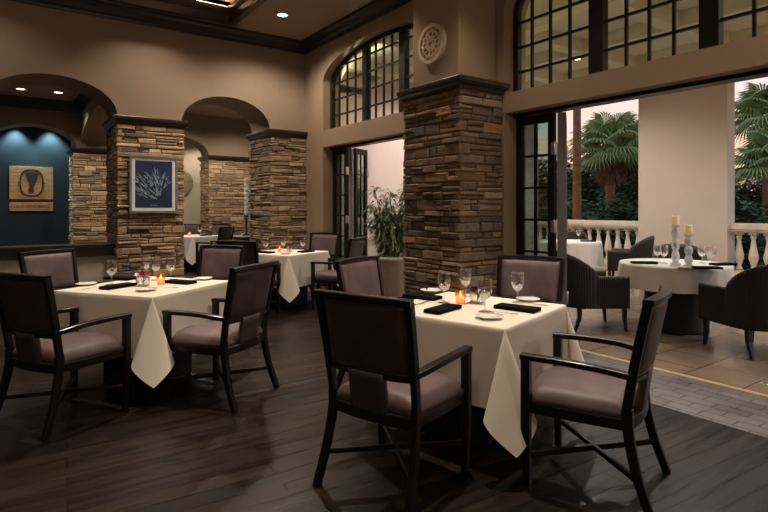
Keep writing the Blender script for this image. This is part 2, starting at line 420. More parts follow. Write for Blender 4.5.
# teal niche
b = MB(); b.box(-.6, 1.44, 14.78, 14.9, 0, 3.5); struct(b.build('wall_niche', 'teal'), 'dark teal back wall of the arched niche', 'wall')
b = MB(); b.box(-.6, 1.44, 14.4, 14.78, 3.32, 3.5); b.box(-.65, -.45, 14.4, 14.9, 0, 3.4); b.box(1.36, 1.44, 14.4, 14.78, 0, 3.4)
struct(b.build('wall_niche_side', 'black'), 'black side walls and soffit of the teal niche', 'wall')
b = MB(); b.box(-.45, 1.36, 13.9, 14.78, 0, .42); struct(b.build('wall_niche_base', 'black'), 'low dark base under the teal niche', 'wall')

# knee wall between pillars
b = MB(); b.box(-.212, 1.45, 8.85, 9.15, 0, .70); ob = struct(b.build('wall_knee', 'cream'), 'low cream wall with a dark wooden cap beside the artwork pillar', 'wall')
b = MB(); b.box(-.212, 1.45, 8.80, 9.20, .70, .84); b.box(-.212, 1.45, 8.77, 9.23, .84, .87); struct(b.build('trim_8', 'dark'), 'dark wooden cap rail on top of the low cream wall', 'trim')

# ------------------------------------------------------------------ stone pillars
STONES = [(.33, .225, .135), (.26, .175, .105), (.40, .29, .18), (.21, .15, .10), (.30, .20, .11), (.24, .18, .13), (.36, .24, .13), (.17, .125, .09)]
def stone_pillar(x0, x1, y0, y1, label, seed, cap_out=.07, faces='LRFB', shaft=None, tint=1.0, h=2.62):
    rr = random.Random(seed)
    root = empty('stone_pillar', ((x0 + x1) / 2, (y0 + y1) / 2, 0)); ox, oy = root.location.x, root.location.y
    tag(root, label, 'pillar')
    mb = MB(); cols = []
    def stone(T, a0, a1, z0, z1, out):
        g = .0035; e = min(.012, (z1 - z0) * .25)
        jit = lambda k: rr.uniform(-k, k)
        o2 = out + jit(.004)
        P = []
        for (aa, zz) in ((a0 + g, z0 + g), (a1 - g, z0 + g), (a1 - g, z1 - g), (a0 + g, z1 - g)): P.append((aa, -.05, zz))
        base = [(a0 + g, z0 + g), (a1 - g, z0 + g), (a1 - g, z1 - g), (a0 + g, z1 - g)]
        k = .004
        base = [(a + jit(k), z + jit(k)) for a, z in base]
        for a, z in base: P.append((a, out - e, z))
        am = (a0 + a1) / 2; zm = (z0 + z1) / 2
        for a, z in base: P.append((a + (e if a < am else -e), o2 + jit(.006), z + (e if z < zm else -e)))
        vs = [T(p) for p in P]
        fs = [(0, 1, 5, 4), (1, 2, 6, 5), (2, 3, 7, 6), (3, 0, 4, 7), (4, 5, 9, 8), (5, 6, 10, 9), (6, 7, 11, 10), (7, 4, 8, 11), (8, 9, 10, 11)]
        mb.add(vs, fs)
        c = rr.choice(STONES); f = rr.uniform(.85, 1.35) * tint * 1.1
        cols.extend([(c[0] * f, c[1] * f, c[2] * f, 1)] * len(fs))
    fc = {'F': (lambda p: (p[0] - ox, y0 - p[1] - oy, p[2]), x0, x1), 'B': (lambda p: (p[0] - ox, y1 + p[1] - oy, p[2]), x0, x1),
          'L': (lambda p: (x0 - p[1] - ox, p[0] - oy, p[2]), y0, y1), 'R': (lambda p: (x1 + p[1] - ox, p[0] - oy, p[2]), y0, y1)}
    z = 0; rows = []
    while z < h - .02:
        hh = rr.choice([.05, .06, .07, .085, .10, .12]);
        if z + hh > h - .03: hh = h - z
        rows.append((z, z + hh)); z += hh
    for fk in faces:
        T, a0, a1 = fc[fk]
        for ri, (z0, z1) in enumerate(rows):
            ext = .02 if (ri % 2) == (fk in 'LR') else -.0
            a = a0 - ext; end = a1 + ext
            while a < end - 1e-6:
                w = rr.uniform(.10, .42) * (1.0 if z1 - z0 > .05 else 1.15)
                if end - (a + w) < .07: w = end - a
                out = rr.uniform(.004, .030)
                if z1 - z0 > .08 and rr.random() < .5:
                    zm = z0 + (z1 - z0) * rr.uniform(.4, .6)
                    stone(T, a, a + w, z0, zm, out); stone(T, a, a + w, zm, z1, rr.uniform(.004, .030))
                else: stone(T, a, a + w, z0, z1, out)
                a += w
    ob = mb.build('stone_cladding', 'stone', root, fix=False)
    ca = ob.data.color_attributes.new('stone', 'FLOAT_COLOR', 'CORNER')
    buf = []
    for i, p in enumerate(ob.data.polygons): buf += list(cols[i]) * p.loop_total
    ca.data.foreach_set('color', buf)
    b = MB(); b.box(x0 + .0 - ox, x1 - ox, y0 - oy, y1 - oy, 0, h); b.build('core', 'mortar', root)
    # cap
    b = MB(); L = []
    for e, z in ((-.02, h), (cap_out * .35, h), (cap_out * .45, h + .03), (cap_out * .8, h + .05), (cap_out, h + .075), (cap_out, h + .11), (cap_out * .9, h + .12), (-.02, h + .12)):
        L.append([(x0 - e - ox, y0 - e - oy, z), (x1 + e - ox, y0 - e - oy, z), (x1 + e - ox, y1 + e - oy, z), (x0 - e - ox, y1 + e - oy, z)])
    vs = [p for r in L for p in r]; fs = [tuple(range(3, -1, -1))]
    for i in range(len(L) - 1):
        for k in range(4): fs.append((i * 4 + k, i * 4 + (k + 1) % 4, (i + 1) * 4 + (k + 1) % 4, (i + 1) * 4 + k))
    fs.append(tuple((len(L) - 1) * 4 + k for k in range(4)))
    b.add(vs, fs); b.build('cap', 'dark', root)
    if shaft:
        b = MB(); sx0, sx1, sy0, sy1, zt = shaft; b.bbox(sx0 - ox, sx1 - ox, sy0 - oy, sy1 - oy, h + .115, zt, .01); b.build('plaster_shaft', 'paint_right', root)
    return root
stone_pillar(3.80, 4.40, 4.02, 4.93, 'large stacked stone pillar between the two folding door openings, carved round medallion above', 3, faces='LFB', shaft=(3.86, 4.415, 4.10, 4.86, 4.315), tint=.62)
stone_pillar(1.388, 2.30, 8.60, 9.52, 'stacked stone pillar carrying the framed navy coral print', 5, faces='LFRB')
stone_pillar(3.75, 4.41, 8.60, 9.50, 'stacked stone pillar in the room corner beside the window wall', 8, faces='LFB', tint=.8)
stone_pillar(1.32, 2.25, 13.74, 14.46, 'stacked stone pillar at the right edge of the teal niche', 11, faces='LFR')
stone_pillar(4.33, 5.60, 13.74, 14.46, 'wide stacked stone pillar at the back of the gallery before the cream room', 14, faces='LFR')
stone_pillar(-1.13, -.212, 8.60, 9.52, 'stacked stone pillar at the left end of the low cream wall', 17, faces='LFRB')

# ------------------------------------------------------------------ windows
def arched_window(name, y0, y1, z0, spring, rise, posts, label):
    root = empty(name, (4.60, (y0 + y1) / 2, 0)); oy = root.location.y
    tag(root, label, 'window', None, 'structure')
    c = (y0 + y1) / 2; hw = (y1 - y0) / 2
    top = lambda y: spring + rise * math.sqrt(max(0, 1 - ((y - c) / hw) ** 2))
    f = MB()
    path = [(0, y0 + .03 - oy, z0)] + [(0, c + (hw - .03) * math.cos(PI - PI * i / 36) - oy, spring + (rise - .03) * math.sin(PI * i / 36)) for i in range(37)] + [(0, y1 - .03 - oy, z0)]
    f.bar(path, .07, .07, up=(1, 0, 0))
    f.box(-.035, .035, y0 - oy, y1 - oy, z0 - .02, z0 + .04)
    for p0, p1 in posts:
        f.box(-.04, .05, p0 - oy, p1 - oy, z0, top((p0 + p1) / 2) - .02)
    f.build('window_frame', 'doorblack', root)
    g = MB(); edges = [y0] + [e for p in sorted(posts) for e in p] + [y1]
    panels = [(edges[i], edges[i + 1]) for i in range(0, len(edges), 2)]
    for a, bb in panels:
        k = 4
        for i in range(1, k):
            y = a + (bb - a) * i / k; zt = top(y) - .03
            g.box(-.014, .014, y - .012 - oy, y + .012 - oy, z0, zt)
    z = z0 + .27
    while z < spring + rise - .05:
        if z > spring:
            w = hw * math.sqrt(max(0, 1 - ((z - spring) / rise) ** 2)) - .03
        else: w = hw - .03
        g.box(-.013, .013, c - w - oy, c + w - oy, z - .012, z + .012); z += .267
    g.build('muntins', 'doorblack', root)
    n = 36; vs = []; 
    ys = [y0 + (y1 - y0) * i / n for i in range(n + 1)]
    vs = [(0, y - oy, z0) for y in ys] + [(0, y - oy, top(y)) for y in ys]
    p = MB(); p.add(vs, [(i, i + 1, n + 2 + i, n + 1 + i) for i in range(n)]); p.build('window_pane', 'pane', root)
arched_window('window_1', .99, 3.99, 2.60, 3.50, .62, [(2.913, 3.06), (1.919, 2.066)], 'arched black framed transom window above the right folding doors')
arched_window('window_2', 4.95, 8.0, 2.68, 3.50, .46, [(6.89, 7.0), (5.93, 6.06)], 'arched black framed transom window beside the corner of the room')
arched_window('window_3', -3.9, -.9, 2.60, 3.50, .62, [(-2.0, -1.85), (-2.95, -2.8)], 'arched black framed window outside the picture on the right')

# ------------------------------------------------------------------ folding doors
def leaf(name, a, b_, label, cols=2, rows=6, side='doorblack', hinges=True, hh=2.38):
    a = Vector((*a, 0)); b_ = Vector((*b_, 0)); w = (b_ - a).length; ang = math.atan2(b_.y - a.y, b_.x - a.x)
    root = empty(name, a, ang); tag(root, label, 'door', None, 'structure')
    f = MB(); st = .075 if w > .4 else .05
    f.box(0, st, -.022, .022, .01, hh); f.box(w - st, w, -.022, .022, .01, hh); f.box(st, w - st, -.022, .022, .01, .26); f.box(st, w - st, -.022, .022, hh - .09, hh)
    for i in range(1, cols): x = st + (w - 2 * st) * i / cols; f.box(x - .012, x + .012, -.014, .014, .26, hh - .09)
    for j in range(1, rows): z = .26 + (hh - .35) * j / rows; f.box(st, w - st, -.014, .014, z - .012, z + .012)
    f.build('door_frame', side, root)
    p = MB(); p.box(st, w - st, -.003, .003, .26, hh - .09); p.build('door_pane', 'pane_d', root)
    if hinges:
        for z in (.35, 1.15, 1.95):
            h = MB(); h.bbox(w - .035, w + .012, -.03, .03, z, z + .12, .004); h.tube([(w + .012, -.03, z - .01), (w + .012, -.03, z + .13)], .009); h.build('hinge', 'hinge', root)
    return root
leaf('door_1', (4.63, 3.985), (4.63, 3.49), 'black glazed door leaf standing closed beside the large stone pillar')
leaf('door_2', (4.66, 3.46), (5.05, 3.745), 'folded door leaf beside the right opening, frame coloured pale as lit', side='door_lit')
leaf('door_3', (4.69, 3.43), (5.09, 3.71), 'outermost folded door leaf at the right opening', side='door_lit')
leaf('door_4', (4.63, 7.995), (4.63, 7.54), 'black glazed door leaf beside the corner of the room')
leaf('door_5', (4.66, 7.51), (5.0, 7.80), 'folded door leaf left of the potted bamboo, frame coloured pale as lit', side='door_lit')
leaf('door_6', (4.72, 7.47), (5.09, 7.68), 'dark outermost folded door leaf left of the potted bamboo')

# ------------------------------------------------------------------ medallion, art, sign, rattan disc
def medallion():
    root = empty('wall_medallion', (3.86, 4.50, 3.19)); tag(root, 'round carved plaster medallion mounted above the large stone pillar', 'wall decoration')
    b = MB(); n = 40
    def ring(r0, r1, t0, t1):
        vs = []
        for i in range(n):
            a = 2 * PI * i / n; c, s = math.cos(a), math.sin(a)
            vs += [(-t0, r0 * c, r0 * s), (-t1, r0 * c, r0 * s), (-t1, r1 * c, r1 * s), (-t0, r1 * c, r1 * s)]
        fs = [(i * 4 + k, i * 4 + (k + 1) % 4, ((i + 1) % n) * 4 + (k + 1) % 4, ((i + 1) % n) * 4 + k) for i in range(n) for k in range(4)]
        b.add(vs, fs)
    ring(.175, .215, .0, .045); ring(.125, .145, .01, .038); ring(.065, .085, .01, .038)
    for k in range(12):
        a = 2 * PI * k / 12
        for sgn in (1, -1):
            pts = [(-.03, r * math.cos(a + sgn * (r - .02) * 3.2), r * math.sin(a + sgn * (r - .02) * 3.2)) for r in [.02 + .16 * i / 8 for i in range(9)]]
            b.tube(pts, .011, 5)
    b.build('carving', 'medal', root)
    d = MB(); d.lathe([(.19, 0), (.19, .018)], n=40, smooth=False)
    for i, v in enumerate(d.v): d.v[i] = (-v[2], v[0], v[1])
    d.build('backing', 'medal_d', root)
medallion()

def art():
    root = empty('framed_print', (1.867, 8.555, 1.325)); tag(root, 'framed navy print of pale coral hung on the stone pillar', 'picture')
    W, Hh = .68, .855
    f = MB(); t = .035
    for x0, x1, z0, z1 in ((-W / 2, W / 2, 0, t), (-W / 2, W / 2, Hh - t, Hh), (-W / 2, -W / 2 + t, t, Hh - t), (W / 2 - t, W / 2, t, Hh - t)): f.bbox(x0, x1, -.03, .012, z0, z1, .004)
    f.build('frame', 'frame', root)
    m = MB(); m.box(-W / 2 + t, W / 2 - t, -.012, 0, t, Hh - t); m.build('mat_board', 'matboard', root)
    p = MB(); q = t + .045; p.box(-W / 2 + q, W / 2 - q, -.015, -.011, q, Hh - q); pr = p.build('print_sheet', 'print', root)
    g = MB(); rr = random.Random(4)
    def branch(x, z, a, L, w, d):
        pts = []; n = 5
        for i in range(n + 1):
            pts.append((x, -.0175, z)); x += math.cos(a) * L / n; z += math.sin(a) * L / n; a += rr.uniform(-.10, .10)
        if abs(x) > W / 2 - q - .02 or z > Hh - q - .06 or z < q + .04: pass
        g.bar(pts, .002, [w * (1 - .5 * i / n) for i in range(n + 1)], up=(math.sin(a), 0, -math.cos(a)))
        if d > 0:
            for k in range(3 if d > 1 else 2): branch(x, z, a + rr.uniform(-.42, .42), L * rr.uniform(.6, .85), w * .75, d - 1)
    for k in range(9): branch(.06 + rr.uniform(-.04, .03), .26, PI * (.30 + .065 * k), rr.uniform(.12, .17), .011, 2)
    for k in range(5): branch(.04, .21, PI * (.80 + .035 * k), rr.uniform(.10, .14), .009, 2)
    g.build('coral_drawing', 'coral', root)
    g = MB(); g.box(-.05, .05, -.018, -.0155, .115, .121); g.build('caption_line', 'coral', root)
    gl = MB(); gl.box(-W / 2 + t, W / 2 - t, -.024, -.022, t, Hh - t)
    return root
art()

def text_mesh(name, s, size, m, parent, loc, rot, sx=1):
    c = bpy.data.curves.new(name, 'FONT'); c.body = s; c.size = size; c.extrude = .004; c.align_x = 'CENTER'; c.align_y = 'CENTER'
    t = bpy.data.objects.new(name, c); COL.objects.link(t)
    dg = bpy.context.evaluated_depsgraph_get(); me = bpy.data.meshes.new_from_object(t.evaluated_get(dg))
    bpy.data.objects.remove(t); bpy.data.curves.remove(c)
    me.materials.append(M[m]); o = bpy.data.objects.new(name, me); COL.objects.link(o); o.parent = parent; o.location = loc; o.rotation_euler = rot; o.scale = (sx, 1, 1)
    return o

def sign():
    root = empty('wooden_sign', (.585, 14.775, 1.33)); tag(root, 'square wooden sign with dark oval emblem and lettering on the teal wall', 'sign')
    b = MB()
    for i in range(5):
        z0 = .27 + i * .15; b.bbox(-.42, .42, -.045, 0, z0, z0 + .147, .004)
    b.build('upper_board', 'board', root)
    b = MB(); b.bbox(-.42, .42, -.045, 0, 0, .20, .004); b.build('name_board', 'board', root)
    b = MB(); b.box(-.42, .42, -.03, 0, .20, .27); b.build('dark_strip', 'signdark', root)
    b = MB(); n = 40; pts = []
    for i in range(n + 1):
        a = 2 * PI * i / n; c, s = math.cos(a), math.sin(a)
        pts.append((.215 * math.copysign(abs(c) ** .75, c), -.05, .645 + .30 * math.copysign(abs(s) ** .75, s)))
    b.bar(pts, .012, .035, up=(0, 0, 1), cap=False)
    b.box(-.26, -.20, -.054, -.044, .63, .66); b.box(.20, .26, -.054, -.044, .63, .66)
    b.build('oval_ring', 'signdark', root)
    b = MB()
    out = [(-.10, .86), (-.04, .88), (.06, .87), (.12, .85), (.11, .74), (.09, .66), (.05, .58), (.02, .52), (.05, .46), (.04, .42), (-.05, .42), (-.07, .47), (-.04, .56), (-.05, .66), (-.09, .74), (-.11, .80)]
    m = len(out); b.add([(x, -.056, z) for x, z in out] + [(x, -.045, z) for x, z in out], [tuple(range(m)), tuple(range(2 * m - 1, m - 1, -1))] + [(i, (i + 1) % m, m + (i + 1) % m, m + i) for i in range(m)])
    b.build('emblem', 'signdark', root)
    for wd, x in (('A', -.375), ('LAND', -.235), ('REMEMBERED', .13)): text_mesh('lettering', wd, .088, 'signdark', root, (x, -.046, .10), (PI / 2, 0, 0), .88)
sign()

def disc():
    root = empty('rattan_wall_disc', (*C(-5.92, 16.1), 2.2)); root.location = (4.28, 16.37, 2.15); root.scale = (.88,) * 3
    tag(root, 'round woven rattan disc hung on the far cream wall', 'wall decoration')
    b = MB()
    for r in (.1, .18, .26, .34, .40, .44):
        b.tube([(r * math.cos(2 * PI * i / 32), 0, r * math.sin(2 * PI * i / 32)) for i in range(33)], .012, 5)
    for k in range(28):
        a = 2 * PI * k / 28; b.tube([(.03 * math.cos(a), -.01, .03 * math.sin(a)), (.44 * math.cos(a), -.01, .44 * math.sin(a))], .007, 4)
    b.build('woven_rings', 'rattan', root)
disc()

# ------------------------------------------------------------------ dining chairs
def make_chair():
    """faces +X; origin on the floor under the middle of the seat"""
    root = empty('dining_chair')
    W = .275
    def backx(z, u=0):        # plan curve: middle of the back lies further behind
        t = (z - .45) / .52
        return -.215 - .075 * t - .02 * t * t - .035 * (1 - u * u)
    s = MB()                  # seat cushion
    def sh(u, v, top):
        y = (u * 2 - 1); x = -.225 + v * .475
        wy = (.245 + .03 * v) * y
        if v > .85: x -= (abs(y) ** 4) * .02
        ed = max(0, 1 - abs(y) ** 6) * max(0, 1 - abs(2 * v - 1) ** 8)
        xf = x + (.03 * (1 - y * y) if v > .95 else .03 * (1 - y * y) * v)
        return (xf, wy, (.445 + .055 * ed ** .5 + .012 * (1 - y * y)) if top else .415)
    s.slab(lambda u, v: sh(u, v, True), lambda u, v: sh(u, v, False), 20, 20)
    s.build('seat', 'leather', root)
    f = MB()                  # apron
    pts = [(-.22, -.235), (.0, -.255), (.225, -.262), (.255, -.12), (.262, 0), (.255, .12), (.225, .262), (0, .255), (-.22, .235)]
    f.bar([(x, y, .395) for x, y in pts], .028, .055)
    f.bar([(x, y, .395) for x, y in ((-.22, -.24), (-.245, -.1), (-.25, 0), (-.245, .1), (-.22, .24))], .028, .055)
    f.build('seat_frame', 'chairwood', root)
    for sg in (-1, 1):
        b = MB(); b.bar([(.245, sg * .27, 0), (.25, sg * .275, .3), (.25, sg * .275, .635)], [.034, .046, .046], [.034, .046, .046], up=(1, 0, 0)); b.build('front_leg', 'chairwood', root)
        b = MB(); b.bar(smoothpts([(-.325, sg * .272, 0), (-.262, sg * .262, .18), (-.225, sg * .25, .36), (-.218, sg * .25, .47)]), [.036] * 19, [.038 + .012 * i / 18 for i in range(19)], up=(1, 0, 0)); b.build('rear_leg', 'chairwood', root)
        a = MB()
        a.bar(smoothpts([(.275, sg * .275, .648), (.1, sg * .285, .652), (-.08, sg * .285, .648), (-.2, sg * .265, .632), (-.245, sg * .25, .625)], 5), .048, .03); a.build('armrest', 'chairwood', root)
    bf = MB()
    for sg in (-1, 1):
        pts = [(backx(z, 1), sg * (.25 + .02 * (z - .45) / .52), z) for z in [.45 + .52 * i / 8 for i in range(9)]]
        bf.bar(pts, .034, .042, up=(1, 0, 0))
    bf.bar([(backx(.975, u), u * .285, .975 + .006 * (1 - u * u)) for u in [-1 + i / 7 for i in range(15)]], .05, .028)
    bf.bar([(backx(.60, u), u * .245, .60) for u in [-1 + i / 6 for i in range(13)]], .03, .022)
    bf.build('back_frame', 'chairwood', root)
    bk = MB()
    def bp(u, v, front):
        y = 2 * u - 1; z = .612 + .35 * v; ed = (max(0, 1 - abs(y) ** 10) * max(0, 1 - abs(2 * v - 1) ** 10)) ** .5
        x = backx(z, y)
        return (x + (.008 + .022 * ed if front else 0), y * (.236 + .015 * v), z)
    bk.slab(lambda u, v: bp(u, v, True), lambda u, v: bp(u, v, False), 20, 12)
    bk.build('backrest', 'leather', root)
    bb = MB()
    bb.slab(lambda u, v: [a + (k if i == 0 else 0) for i, (a, k) in enumerate(zip(bp(u, v, False), (-.001, 0, 0)))], lambda u, v: [a + (k if i == 0 else 0) for i, (a, k) in enumerate(zip(bp(u, v, False), (-.016 * ((max(0, 1 - abs(2 * u - 1) ** 10) * max(0, 1 - abs(2 * v - 1) ** 10)) ** .5) - .002, 0, 0)))], 20, 12)
    bo = bb.build('back_cover', 'leather_d', root)
    pp = MB()
    ring = []
    for i in range(11): ring.append((2 * .0 + i / 10, 0))
    for i in range(1, 9): ring.append((1, i / 8))
    for i in range(1, 11): ring.append((1 - i / 10, 1))
    for i in range(1, 9): ring.append((0, 1 - i / 8))
    pp.tube([(bp(.02 + .96 * u, .03 + .94 * v, False)[0] - .008, bp(.02 + .96 * u, 0, 0)[1], .612 + .35 * (.03 + .94 * v)) for u, v in ring], .0045, 5)
    pp.build('piping', 'piping', bo)
    sp = MB()
    def spf(u, v, k):
        y = (2 * u - 1) * .105; z = .40 + .215 * v; return (backx(z, y / .25) + k, y, z)
    sp.slab(lambda u, v: spf(u, v, .016), lambda u, v: spf(u, v, -.016), 6, 5)
    sp.build('back_splat', 'leather_d', root)
    st = MB(); st.bar([(.245, .27, .155), (-.265, -.262, .155)], .022, .03); st.bar([(.245, -.27, .158), (-.265, .262, .158)], .022, .026)
    st.build('cross_stretcher', 'chairwood', root)
    return root

proto = make_chair(); used = [False]
def place(x, d, a, label, group=None):
    o = proto if not used[0] else copy_tree(proto); used[0] = True
    X, Y = C(x, d); o.location = (X, Y, 0); o.rotation_euler = (0, 0, H(a))
    tag(o, label, 'chair')
    o['group'] = 'dark wood armchairs with mauve leather seats'
    return o
place(.070, 2.83, 55, 'nearest armchair seen from behind, its dark leather back in the middle foreground')
place(1.08, 2.82, 146, 'armchair in the right foreground facing left, seen in profile beside the plank floor edge')
place(.05, 4.24, -33, 'mauve armchair on the far left side of the centre table, below the potted bamboo')
place(1.08, 4.32, -122, 'mauve armchair against the large stone pillar, right of its corner by the open doors')
place(-2.155, 3.665, 65, 'armchair at the far left foreground seen from behind')
place(-1.235, 4.07, 160, 'armchair on the right side of the left table, seen in profile')
place(-2.95, 5.10, -20, 'armchair at the left end of the left table, in front of the low cream wall')
place(-1.87, 5.60, -110, 'mauve armchair on the far side of the left table, facing the camera')
place(-1.12, 8.64, -118, 'armchair on the far side of the middle table beside the door frame')
place(-.65, 7.60, 161, 'armchair at the right side of the middle table in front of the folded doors')
place(-1.74, 7.02, 72, 'dark backed armchair on the near left side of the middle table')
place(-3.72, 11.85, 165, 'armchair at the right side of the farthest indoor table')
place(-4.24, 13.4, -105, 'armchair behind the farthest indoor table against the gallery pillar')
place(-4.95, 13.4, -95, 'armchair behind the farthest indoor table, left one half hidden by the artwork pillar')

# ------------------------------------------------------------------ square tables with cloths
def square_table(x, d, dirdeg, who, h=.45, hang=.445, cloth='cloth'):
    X, Y = C(x, d); rz = H(dirdeg)
    t = empty('dining_table', (X, Y, 0), rz); tag(t, 'square table with a navy base, ' + who, 'table', 'square dining tables')
    b = MB(); b.bbox(-h, h, -h, h, .725, .755, .004); b.build('tabletop', 'tabletop', t)
    b = MB(); b.bbox(-.24, .24, -.24, .24, .0, .725, .01); b.build('skirted_base', 'navy', t)
    c = MB(); n = 84; Hf = h + hang; rc = random.Random(int(x * 100))
    ph = rc.uniform(0, 6); phs = [rc.uniform(0, 6) for _ in range(4)]
    def pt(s_, t_):
        a = max(abs(s_) - h, 0); bb = max(abs(t_) - h, 0); sx = 1 if s_ >= 0 else -1; sy = 1 if t_ >= 0 else -1
        e = .004
        zt = .760
        if a == 0 and bb == 0: return (s_, t_, zt)
        if bb == 0:
            k = a / hang; rip = .012 * k * math.sin(t_ * 13 + phs[0] + sx) * (1 - (abs(t_) / h) ** 4)
            o = min(a, .02) * .3 + e + .02 * k + rip
            return (sx * (h + o), t_, zt - a * .995 + (.003 if a < .01 else 0))
        if a == 0:
            k = bb / hang; rip = .012 * k * math.sin(s_ * 13 + phs[1] + sy) * (1 - (abs(s_) / h) ** 4)
            o = min(bb, .02) * .3 + e + .02 * k + rip
            return (s_, sy * (h + o), zt - bb * .995 + (.003 if bb < .01 else 0))
        r = math.hypot(a, bb); phi = math.atan2(bb, a); tau = phi / (PI / 2) * 2 * PI
        D = Vector((sx, sy, 0)).normalized(); T = Vector((-sx, sy, 0)).normalized()
        v = Vector((0, 0, -1)) + D * (.125 * (1 - math.cos(tau))) + T * (.31 * math.sin(tau)) + D * .045
        v.normalize(); p = Vector((sx * (h + e), sy * (h + e), zt)) + v * r
        return tuple(p)
    # finer rows near the edge
    def rem(u):
        return (u * 2 - 1) * Hf
    us = sorted(set([-Hf + hang * i / 26 for i in range(27)] + [-h + 2 * h * i / 20 for i in range(21)] + [h + hang * i / 26 for i in range(27)] + [h + .006, h + .012, -h - .006, -h - .012]))
    w = len(us); c.add([pt(a, b2) for b2 in us for a in us], [(j * w + i, j * w + i + 1, (j + 1) * w + i + 1, (j + 1) * w + i) for j in range(w - 1) for i in range(w - 1)], True)
    o = c.build('tablecloth', cloth); o.location = (X, Y, 0); o.rotation_euler = (0, 0, rz)
    tag(o, 'ivory linen tablecloth draped over %s' % who, 'tablecloth', 'square tablecloths')
    return X, Y, rz

# small things on the tables
def glass_obj():
    b = MB()
    b.lathe([(.001, 0), (.036, 0), (.037, .002), (.010, .006), (.0045, .014), (.004, .058), (.008, .066), (.026, .080), (.038, .104), (.041, .130), (.038, .175), (.0375, .180), (.0365, .180), (.037, .175), (.0395, .130), (.0365, .105), (.025, .083), (.003, .070)], n=24, cap=False)
    root = empty('wine_glass'); b.build('glass_body', 'glass', root)
    w = MB(); w.lathe([(.001, .071), (.024, .0840), (.0350, .104), (.0355, .108), (.001, .108)], n=20, cap=False); w.build('water', 'water', root)
    return root
M['water'] = thin_glass('water', refl=.35, edge=.8, blend=.5)
def napkin_obj():
    b = MB(); b.bbox(-.130, .130, -.056, .056, .0, .011, .005); b.bbox(-.128, .131, -.055, .054, .010, .022, .0055)
    o = b.build('folded_napkin', 'napkin'); return o
def plate_obj():
    b = MB(); b.lathe([(.001, .0), (.05, .0), (.055, .006), (.080, .013), (.082, .015), (.080, .017), (.055, .011), (.048, .008), (.001, .008)], n=32, cap=False)
    root = empty('bread_plate'); b.build('plate', 'china', root)
    k = MB(); k.bar([(-.05, .03, .020), (.075, .034, .020)], [.012, .006], .003); k.build('butter_knife', 'steel', root)
    return root
def fork_obj():
    root = empty('fork'); b = MB()
    b.bar([(-.10, 0, .004), (-.02, 0, .005), (.05, 0, .007)], [.012, .006, .008], .003)
    b.bar([(.05, 0, .007), (.062, 0, .006)], [.010, .024], .003); b.build('handle', 'steel', root)
    for y in (-.009, -.003, .003, .009):
        t = MB(); t.bar([(.062, y, .006), (.10, y, .008)], .003, .002); t.build('tine', 'steel', root)
    return root
def knife_obj():
    b = MB(); b.bar([(-.11, 0, .005), (.0, 0, .005), (.005, 0, .004), (.10, 0, .004), (.115, .004, .004)], [.012, .010, .016, .018, .004], [.006, .005, .002, .002, .002]); return b.build('knife', 'steel')
def votive_obj():
    root = empty('votive_candle')
    b = MB(); b.lathe([(.001, 0), (.026, 0), (.030, .004), (.036, .06), (.0365, .085), (.034, .085), (.0335, .06), (.028, .008), (.001, .008)], n=24, cap=False); b.build('glass_cup', 'votive_cup', root)
    w = MB(); w.lathe([(.001, .009), (.028, .009), (.031, .045), (.001, .045)], n=16, cap=False); w.build('wax', 'votive_wax', root)
    f = MB(); f.lathe([(.001, .045), (.005, .052), (.006, .060), (.003, .072), (.0005, .082)], n=10, cap=False); f.build('flame', 'flame', root)
    return root
def flower_obj(petal, seed):
    rr = random.Random(seed); root = empty('flower_vase')
    b = MB(); b.lathe([(.001, 0), (.028, 0), (.038, .012), (.042, .035), (.036, .06), (.033, .066), (.031, .066), (.034, .058), (.040, .035), (.036, .014), (.026, .004), (.001, .004)], n=24, cap=False); b.build('glass_bowl', 'glass', root)
    s = MB()
    for k in range(6):
        a = rr.uniform(0, 6.28); s.tube([(0, 0, .01), (.02 * math.cos(a), .02 * math.sin(a), .05), (.035 * math.cos(a), .035 * math.sin(a), .075)], .002, 5)
    s.build('stems', 'stem', root)
    def bloom(cx, cy, cz, r, m, nm):
        f = MB()
        for k in range(7):
            a = 2 * PI * k / 7 + rr.uniform(-.2, .2); tl = rr.uniform(.1, .8)
            def pf(u, v):
                w = math.sin(PI * min(1, v * .95 + .05)) * r * .42; q = (2 * u - 1) * w; rad = v * r
                x = rad * math.cos(tl); z = rad * math.sin(tl) + .25 * q * q / r
                return (cx + x * math.cos(a) - q * math.sin(a), cy + x * math.sin(a) + q * math.cos(a), cz + z)
            f.grid(pf, 4, 5)
        f.build(nm, m, root, fix=False)
    bloom(0, 0, .065, .038, petal, 'blossom'); bloom(.028, .012, .06, .03, petal, 'blossom'); bloom(-.03, .0, .058, .03, 'white_p' if petal == 'pink' else petal, 'blossom'); bloom(-.005, -.03, .056, .028, petal, 'blossom'); bloom(.0, .028, .072, .026, petal, 'blossom')
    return root
PROTO = {'glass': glass_obj, 'napkin': napkin_obj, 'plate': plate_obj, 'fork': fork_obj, 'knife': knife_obj, 'votive': votive_obj}
_made = {}
INFO = {'glass': ('glass', 'stemmed water glasses'), 'napkin': ('napkin', 'folded dark napkins'), 'plate': ('plate', 'small white bread plates'), 'fork': ('fork', 'forks'), 'knife': ('knife', 'knives'), 'votive': ('candle', 'votive candles')}
def put(kind, X, Y, z, rz, label, scale=None):
    scale = scale or {'glass': 1.12, 'napkin': 1.05}.get(kind, 1)
    if kind not in _made: o = PROTO[kind](); _made[kind] = o
    else: o = copy_tree(_made[kind])
    o.location = (X, Y, z); o.rotation_euler = (0, 0, rz); o.scale = (scale,) * 3
    tag(o, label, INFO[kind][0], INFO[kind][1]); return o
TZ = .7625
def putp(kind, px, py, ang, label, z=TZ):
    X, Y = U(px, py, z); return put(kind, X, Y, z, H(ang), label)

